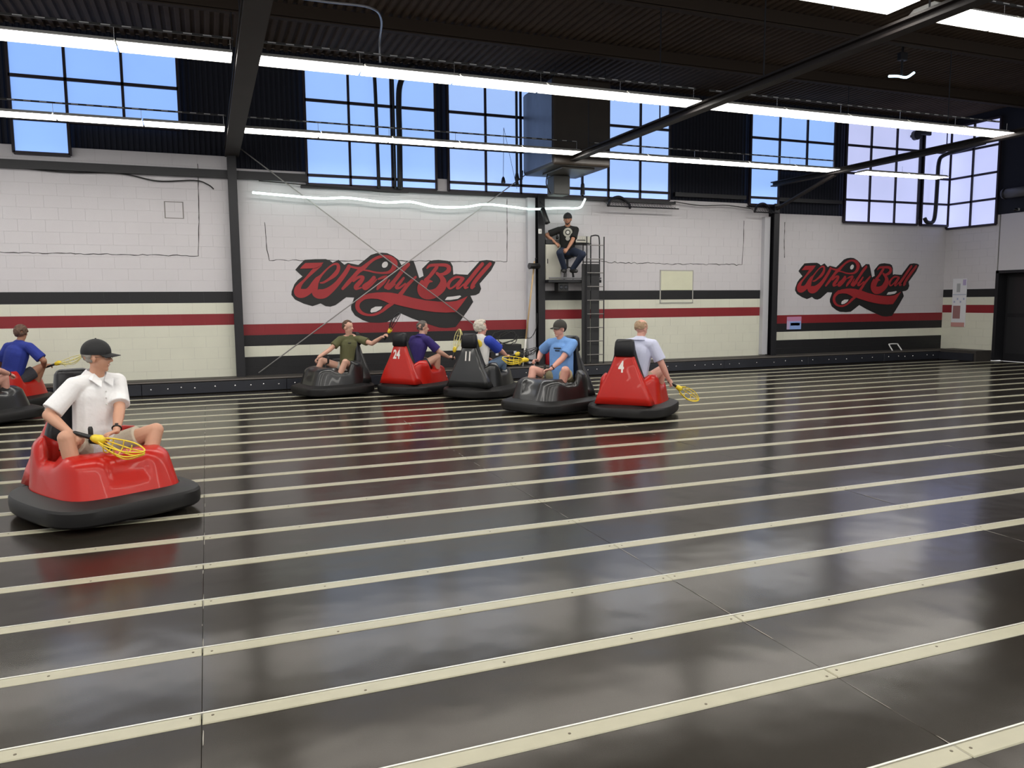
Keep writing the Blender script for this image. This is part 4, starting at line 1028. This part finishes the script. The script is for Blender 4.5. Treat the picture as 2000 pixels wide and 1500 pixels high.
# bracing cables
ROD = mat('rod_grey', (.33,.32,.31), .4); 
for lab, a, b_ in (('long brace rod falling from upper left to lower right across the larger mural', (.66,15.2,4.42), (5.35,15.2,.95)),
                   ('long brace rod rising from the left curb to the upper right across the larger mural', (.851,15.165,.31), (6.25,15.165,4.19))):
    bm = BM(); tube(bm, [a, b_], .011, 8); r_ = obj('brace_rod', bm, ROD, smooth=True); tag(r_, lab, 'brace rod')
# cables on the walls and roof
cable('black cable sagging along the top of the left bay', [(-3.4,15.28,3.92),(-2.2,15.28,3.84),(-1.3,15.28,3.86),(-.7,15.28,3.76),(-.1,15.28,3.80),(.12,15.28,3.74),(.22,15.28,3.66)], .012)
cable('thin black cable along the sill above the rope light', [(1.0,15.25,3.84),(1.8,15.2,3.80),(2.6,15.2,3.77),(3.3,15.2,3.73),(3.8,15.2,3.74)], .010)
cable('thin black cable looped under the right roof band', [(9.9,15.2,3.80),(10.6,15.2,3.74),(11.3,15.2,3.77),(12.0,15.2,3.72)], .010)
cable('cable drooping from the far roof beam toward the right', [(12.72,8.0,4.2),(13.4,8.6,4.05),(13.9,9.2,4.15),(14.6,10.0,4.6)], .010)
cable('thin pale conduit curving down from the dark ceiling', [(1.2,11.95,5.95),(1.84,11.95,5.95),(2.45,11.95,5.95),(2.70,12.3,5.93),(2.80,12.9,5.8),(2.83,13.05,5.5)], .018, mat('conduit_zinc', (.35,.36,.38), .35, metal=.6), 'conduit')
cable('thin diagonal wire high under the ceiling at the centre', [(6.5,7.0,5.9),(9.0,9.6,5.95)], .010, ROD, 'wire')
t = thing('hanging_lamp', 'small bluish lamp on a rod hanging from the dark ceiling at the right', 'lamp', (11.95,11.0,5.60))
bm = BM(); tube(bm, [(0,0,.03),(0,0,.62)], .02, 8); rbox(bm, -.08,.08,-.05,.05,.28,.42,.01,1); obj('rod', bm, STEEL, t)
bm = BM(); tube(bm, smooth_pts([(-.30,0,-.02),(-.1,0,0),(.12,0,.0),(.30,0,.10)],4), .022, 8); obj('bulb', bm, mat('cold_bulb', (.6,.85,1), .4, emit=3), t, smooth=True)
# ================================================================ CARS AND RIDERS
CARS = {
 'c1': ('red bumper car closest to the camera, carrying the man in a white polo', 'red', -.82, 6.72, -60, None),
 'c3': ('black bumper car with the rider in an olive shirt', 'black', 2.03, 13.76, 197, None),
 'c24': ('red bumper car with two white digits on the back, carrying the navy-shirted rider', 'red', 3.40, 13.36, 38, '24'),
 'c11': ('black bumper car with a white 11 on its tall back panel', 'black', 4.30, 12.38, 42, '11'),
 'c5': ('black bumper car with the rider in a light blue tee', 'black', 4.66, 10.30, 203, None),
 'c4': ('red bumper car seen from behind with a single white 4 on its back', 'red', 5.50, 9.42, 44, '4'),
 'cl': ('dark bumper car cut off by the left edge, nearer of the two there', 'black', -2.95, 12.45, 48, None),
 'clr': ('red bumper car at the left edge behind the dark one', 'red', -2.98, 14.05, 62, None),
}
for k_, (lab, col, x, y, dg_, num) in CARS.items(): car(lab, col, x, y, dg_, num, {'24':.035,'11':0,'4':.03}.get(num,0))
def XF(k): return M_car(*CARS[k][2:5])
def loc(k, w): return XF(k).inverted() @ Vector(w)
# --- clothing details
def blue_sleeves(t, so, J):
    bm = BM()
    for S_, E_ in ((J['SL'],J['EL']),(J['SR'],J['ER'])):
        limb(bm, S_-(E_-S_)*.06, S_+(E_-S_)*.86, .080*J['b'], .083*J['b'], flat=(False,True))
    o = fuse('sleeve_panels', bm, .009, mat('cloth_royal', (.02,.05,.42), .8), t, 3); o['label'] = 'royal blue sleeves'
    bm = BM(); nk, up_ = J['nk'], J['up']; limb(bm, nk-up_*.10-J['fx']*.105+J['lf']*.07, nk-up_*.12-J['fx']*.105-J['lf']*.05, .075, .075, sec=(J['fx'],.5))
    o = fuse('yoke_patch', bm, .009, mat('cloth_yellow', (.75,.55,.05), .8), t, 3); o['label'] = 'yellow patch across the upper back'
def chest_print(col, wds):
    def f(t, so, J):
        bm = BM(); c = J['chest']+J['up']*.06+J['fx']*.128*J['b']
        for i, w_ in enumerate(wds): limb(bm, c-J['lf']*w_-J['up']*.035*i, c+J['lf']*w_-J['up']*.035*i, .010, .010, n=8)
        o = obj('shirt_print', bm, mat('print_%d'%int(col[0]*100), col, .8), t, smooth=True)
    return f
def round_print(t, so, J):
    fx, lf, up_ = J['fx'], J['lf'], J['up']; c = J['chest']+up_*.03+fx*.118
    def disc(r, off, col, nm, dz=0):
        bm = BM(); ring = [bm.verts.new(c+up_*dz+lf*r*math.cos(2*PI*k/24)+up_*r*math.sin(2*PI*k/24)+fx*(off-.35*(r*math.cos(2*PI*k/24))**2*2)) for k in range(24)]
        ring2 = [bm.verts.new(v.co-fx*.03) for v in ring]; bm.faces.new(ring)
        for k in range(24): bm.faces.new((ring[k],ring2[k],ring2[(k+1)%24],ring[(k+1)%24]))
        obj(nm, bm, mat('print_'+nm, col, .8), t)
    disc(.095,.012,(.42,.42,.36),'print_ring'); disc(.055,.016,(.05,.05,.045),'print_inner'); disc(.034,.019,(.60,.60,.55),'print_centre'); disc(.045,.012,(.40,.40,.36),'print_foot',-.125)

P1 = person('laughing man in black cap, white polo and khaki shorts in the nearest car', XF('c1'), dict(
    pelvis=(-.14,.02,.44), neck=(-0.13,0.06,1.05), look=52, nod=2, twist=10, vox=.0068, skin='warm', build=1.02, belly=1.06,
    hand_r=(.13,-.27,.66), hand_l=(.20,.04,.63), pole_r=(-.6,-1.0,-.5), pole_l=(-.3,1.0,-.3), palm_r=(.2,.5,-.8), palm_l=(.3,0,-1), hdir_r=(.5,.55,-.5), hdir_l=(.25,-1,-.2),
    foot_r=(.22,-.26,.22), foot_l=(.24,.20,.22), kpole_r=(.5,-.5,.9), kpole_l=(.3,.6,.9), hair='grey', cap='black', glasses=True, smile=True,
    shirt=(.80,.79,.79), shirt_name='white_polo', collar=True, placket=True, sleeve=.86, pants=(.52,.46,.36), pants_name='stone', leg=.66, watch='l'))
P3 = person('young man in olive tee stretching his left arm out with a scoop', XF('c3'), dict(
    pelvis=(-.27,0,.43), neck=(-0.31,0.05,1.03), twist=62, ptwist=20, look=118, skin='fair', hair='brown', build=.95,
    hand_r=(.30,.02,.66), hand_l=(-.64,.58,1.0), pole_r=(-.2,-.3,-1), pole_l=(0,0,-1), hdir_r=(.6,.2,-.5),
    foot_r=(.30,-.16,.22), foot_l=(.14,.34,.22), kpole_l=(.2,.6,.9), kpole_r=(.5,-.2,1),
    shirt=(.105,.105,.045), shirt_name='olive', sleeve=.62, pants=(.45,.42,.38), pants_name='pale_shorts', leg=.34, extra=chest_print((.03,.03,.02),(.02,))))
P24 = person('man in navy polo leaning forward in car 24', XF('c24'), dict(
    pelvis=(-.12,0,.43), neck=(.08,-.08,1.01), twist=-12, look=-40, skin='fair', hair='saltpepper', build=1.05,
    hand_r=(.36,-.46,.62), hand_l=(.26,.05,.60), pole_r=(-.3,-.6,-.7), foot_r=(.20,-.30,.24), foot_l=(.22,.2,.2), kpole_r=(.3,-.6,1), hdir_r=(.7,-.6,.1),
    shirt=(.028,.014,.13), shirt_name='navy', sleeve=.85, collar=True, pants=(.04,.035,.04), pants_name='dark_shorts', leg=.6))
P11 = person('curly white-haired rider in a white and blue jersey and jeans in car 11', XF('c11'), dict(
    pelvis=(-.20,0,.43), neck=(-0.16,-0.06,1.02), twist=-5, look=-38, skin='pink', hair='white', hairstyle='curly', build=1.12, belly=1.1,
    hand_r=(.28,-.34,.66), hand_l=(.25,.05,.62), pole_r=(-.5,-.8,-.4), foot_r=(.22,-.25,.22), foot_l=(.22,.2,.2), kpole_r=(.5,-.6,1), hdir_r=(1,-.1,0),
    shirt=(.70,.68,.66), shirt_name='white_jersey', shirt_label='white jersey body', sleeve=.6, pants=(.10,.15,.23), pants_name='jeans', trousers=True, extra=blue_sleeves))
P5 = person('rider in light blue tee and dark cap looking left', XF('c5'), dict(
    pelvis=(-.20,0,.43), neck=(-0.2,0,1.05), twist=16, look=-8, skin='pink', hair='dark', cap='olive', glasses=True, build=1.06, belly=1.08,
    hand_l=(.17,.10,.60), hand_r=(-.02,-.30,.72), pole_l=(-.7,.7,-.4), pole_r=(-.5,-1,-.3), palm_l=(.3,0,-1), hdir_l=(.7,-.6,-.2), hdir_r=(1,-.1,0),
    foot_l=(.12,.25,.22), foot_r=(.32,-.18,.22), kpole_l=(.35,.5,1), kpole_r=(.6,-.3,.8), watch='l',
    shirt=(.155,.32,.66), shirt_name='sky_tee', sleeve=.74, pants=(.33,.29,.17), pants_name='khaki', leg=.62, extra=chest_print((.02,.03,.05),(.05,.03))))
P4 = person('bald-crowned man in pale lilac polo seen from behind in car 4', XF('c4'), dict(
    pelvis=(-.16,-.03,.43), neck=(-0.11,-0.13,1.07), twist=-6, look=-30, nod=12, skin='pink', hair='sandy', hairstyle='fringe', build=1.1, belly=1.06,
    hand_r=(-.02,-.55,.42), hand_l=(.22,.08,.60), pole_r=(-1,-.3,0), palm_r=(.2,1,0), hdir_r=(.5,-.3,-.6), foot_r=(.22,-.30,.24), foot_l=(.22,.2,.2), kpole_r=(.4,-.55,1),
    shirt=(.56,.58,.74), shirt_name='lilac', collar=True, sleeve=.82, pants=(.50,.38,.27), pants_name='tan_shorts', leg=.55))
PL = person('rider in mint green tee cut off by the left edge', XF('cl'), dict(
    pelvis=(-.18,-.02,.43), neck=(-.12,-.08,0.98), twist=-5, look=10, skin='pink', hair='brown', build=1.0, hand_r=(.22,-.33,.66), hand_l=(.2,.1,.6), pole_r=(-.4,-1,-.3),
    foot_r=(.2,-.25,.22), shirt=(.34,.56,.46), shirt_name='mint', sleeve=.74, pants=(.03,.06,.05), pants_name='dark_green_shorts', watch='r'))
PR = person('brown-haired rider in royal blue tee near the left edge, back turned', XF('clr'), dict(
    pelvis=(-.08,-.16,.43), neck=(0.02,-0.30,1.03), twist=-5, look=15, skin='tan', hair='auburn', hairstyle='bob', build=1.08, hand_r=(.22,-.52,.64), hand_l=(.2,.1,.6), pole_r=(-.5,-1,-.2),
    foot_r=(.2,-.3,.24), hdir_r=(.8,-.6,.2), shirt=(.018,.035,.26), shirt_name='royal_tee', sleeve=.85, pants=(.05,.05,.06), pants_name='charcoal_shorts'))
# referee: local frame faces the camera
XREF = Matrix.Translation((STX, STY, 2.046)) @ Matrix.Rotation(math.radians(-112), 4, 'Z')
PREF = person('referee in black graphic tee, jeans and backwards cap sitting on the platform stool', XREF, dict(
    pelvis=(.0,0,.60), neck=(0.08,0,1.12), twist=0, look=-12, nod=8, skin='tan', hair='dark', beard=True, cap='black', cap_back=True, build=1.0,
    hand_r=(.12,-.26,.78), hand_l=(.36,-.02,.62), pole_r=(0,-1,-.5), pole_l=(-.1,1,-.5), hdir_l=(.5,-.5,-.5),
    foot_r=(.20,-.07,.22), foot_l=(.16,.10,.22), kpole_r=(.9,-.3,.5), kpole_l=(.8,.6,.5), trousers=True, shoes=True,
    shirt=(.006,.006,.0055), shirt_name='black_tee', sleeve=.8, pants=(.016,.024,.05), pants_name='dark_jeans', extra=round_print))
# ---- scoops in hands
def at(p, d, k=.055): return Vector(p)+Vector(d).normalized()*k
scoop('yellow wire scoop in the lap of the man in the white polo', at(P1['WR'], (.8,-.1,-.2), .06)+Vector((.03,-.02,-.01)), (.85,-.35,-.25), (0,-.3,1))
scoop('dark wire scoop held out at arm length by the olive-shirted rider', at(P3['WL'], (1,0,.1), .08), (.5,-.1,.8), (1,0,-.3), 'black')
scoop('pale yellow scoop raised between cars 24 and 11', at(P24['WR'], (.8,-.2,.2), .08), (.25,0,1), (-1,-.4,0), 'pale', .38)
scoop('black wire scoop with yellow throat held by the rider of car 11', at(P11['WR'], (1,.2,0), .09), (.95,.1,.25), (0,0,1), 'black', .40)
scoop('yellow scoop held to the left by the light blue tee rider', at(P5['WR'], (-1,.2,0), .08), (-1,.1,.12), (0,-.4,1))
scoop('yellow wire scoop dangling beside red car 4', at(P4['WR'], (.6,.1,-.6), .08), (.85,-.1,-.5), (-.2,-.9,.3))
scoop('yellow wire scoop pointing right near the left edge', at(PR['WR'], (1,0,.1), .08), (1,-.1,.35), (0,-.3,1), 'pale')

finish_fused()
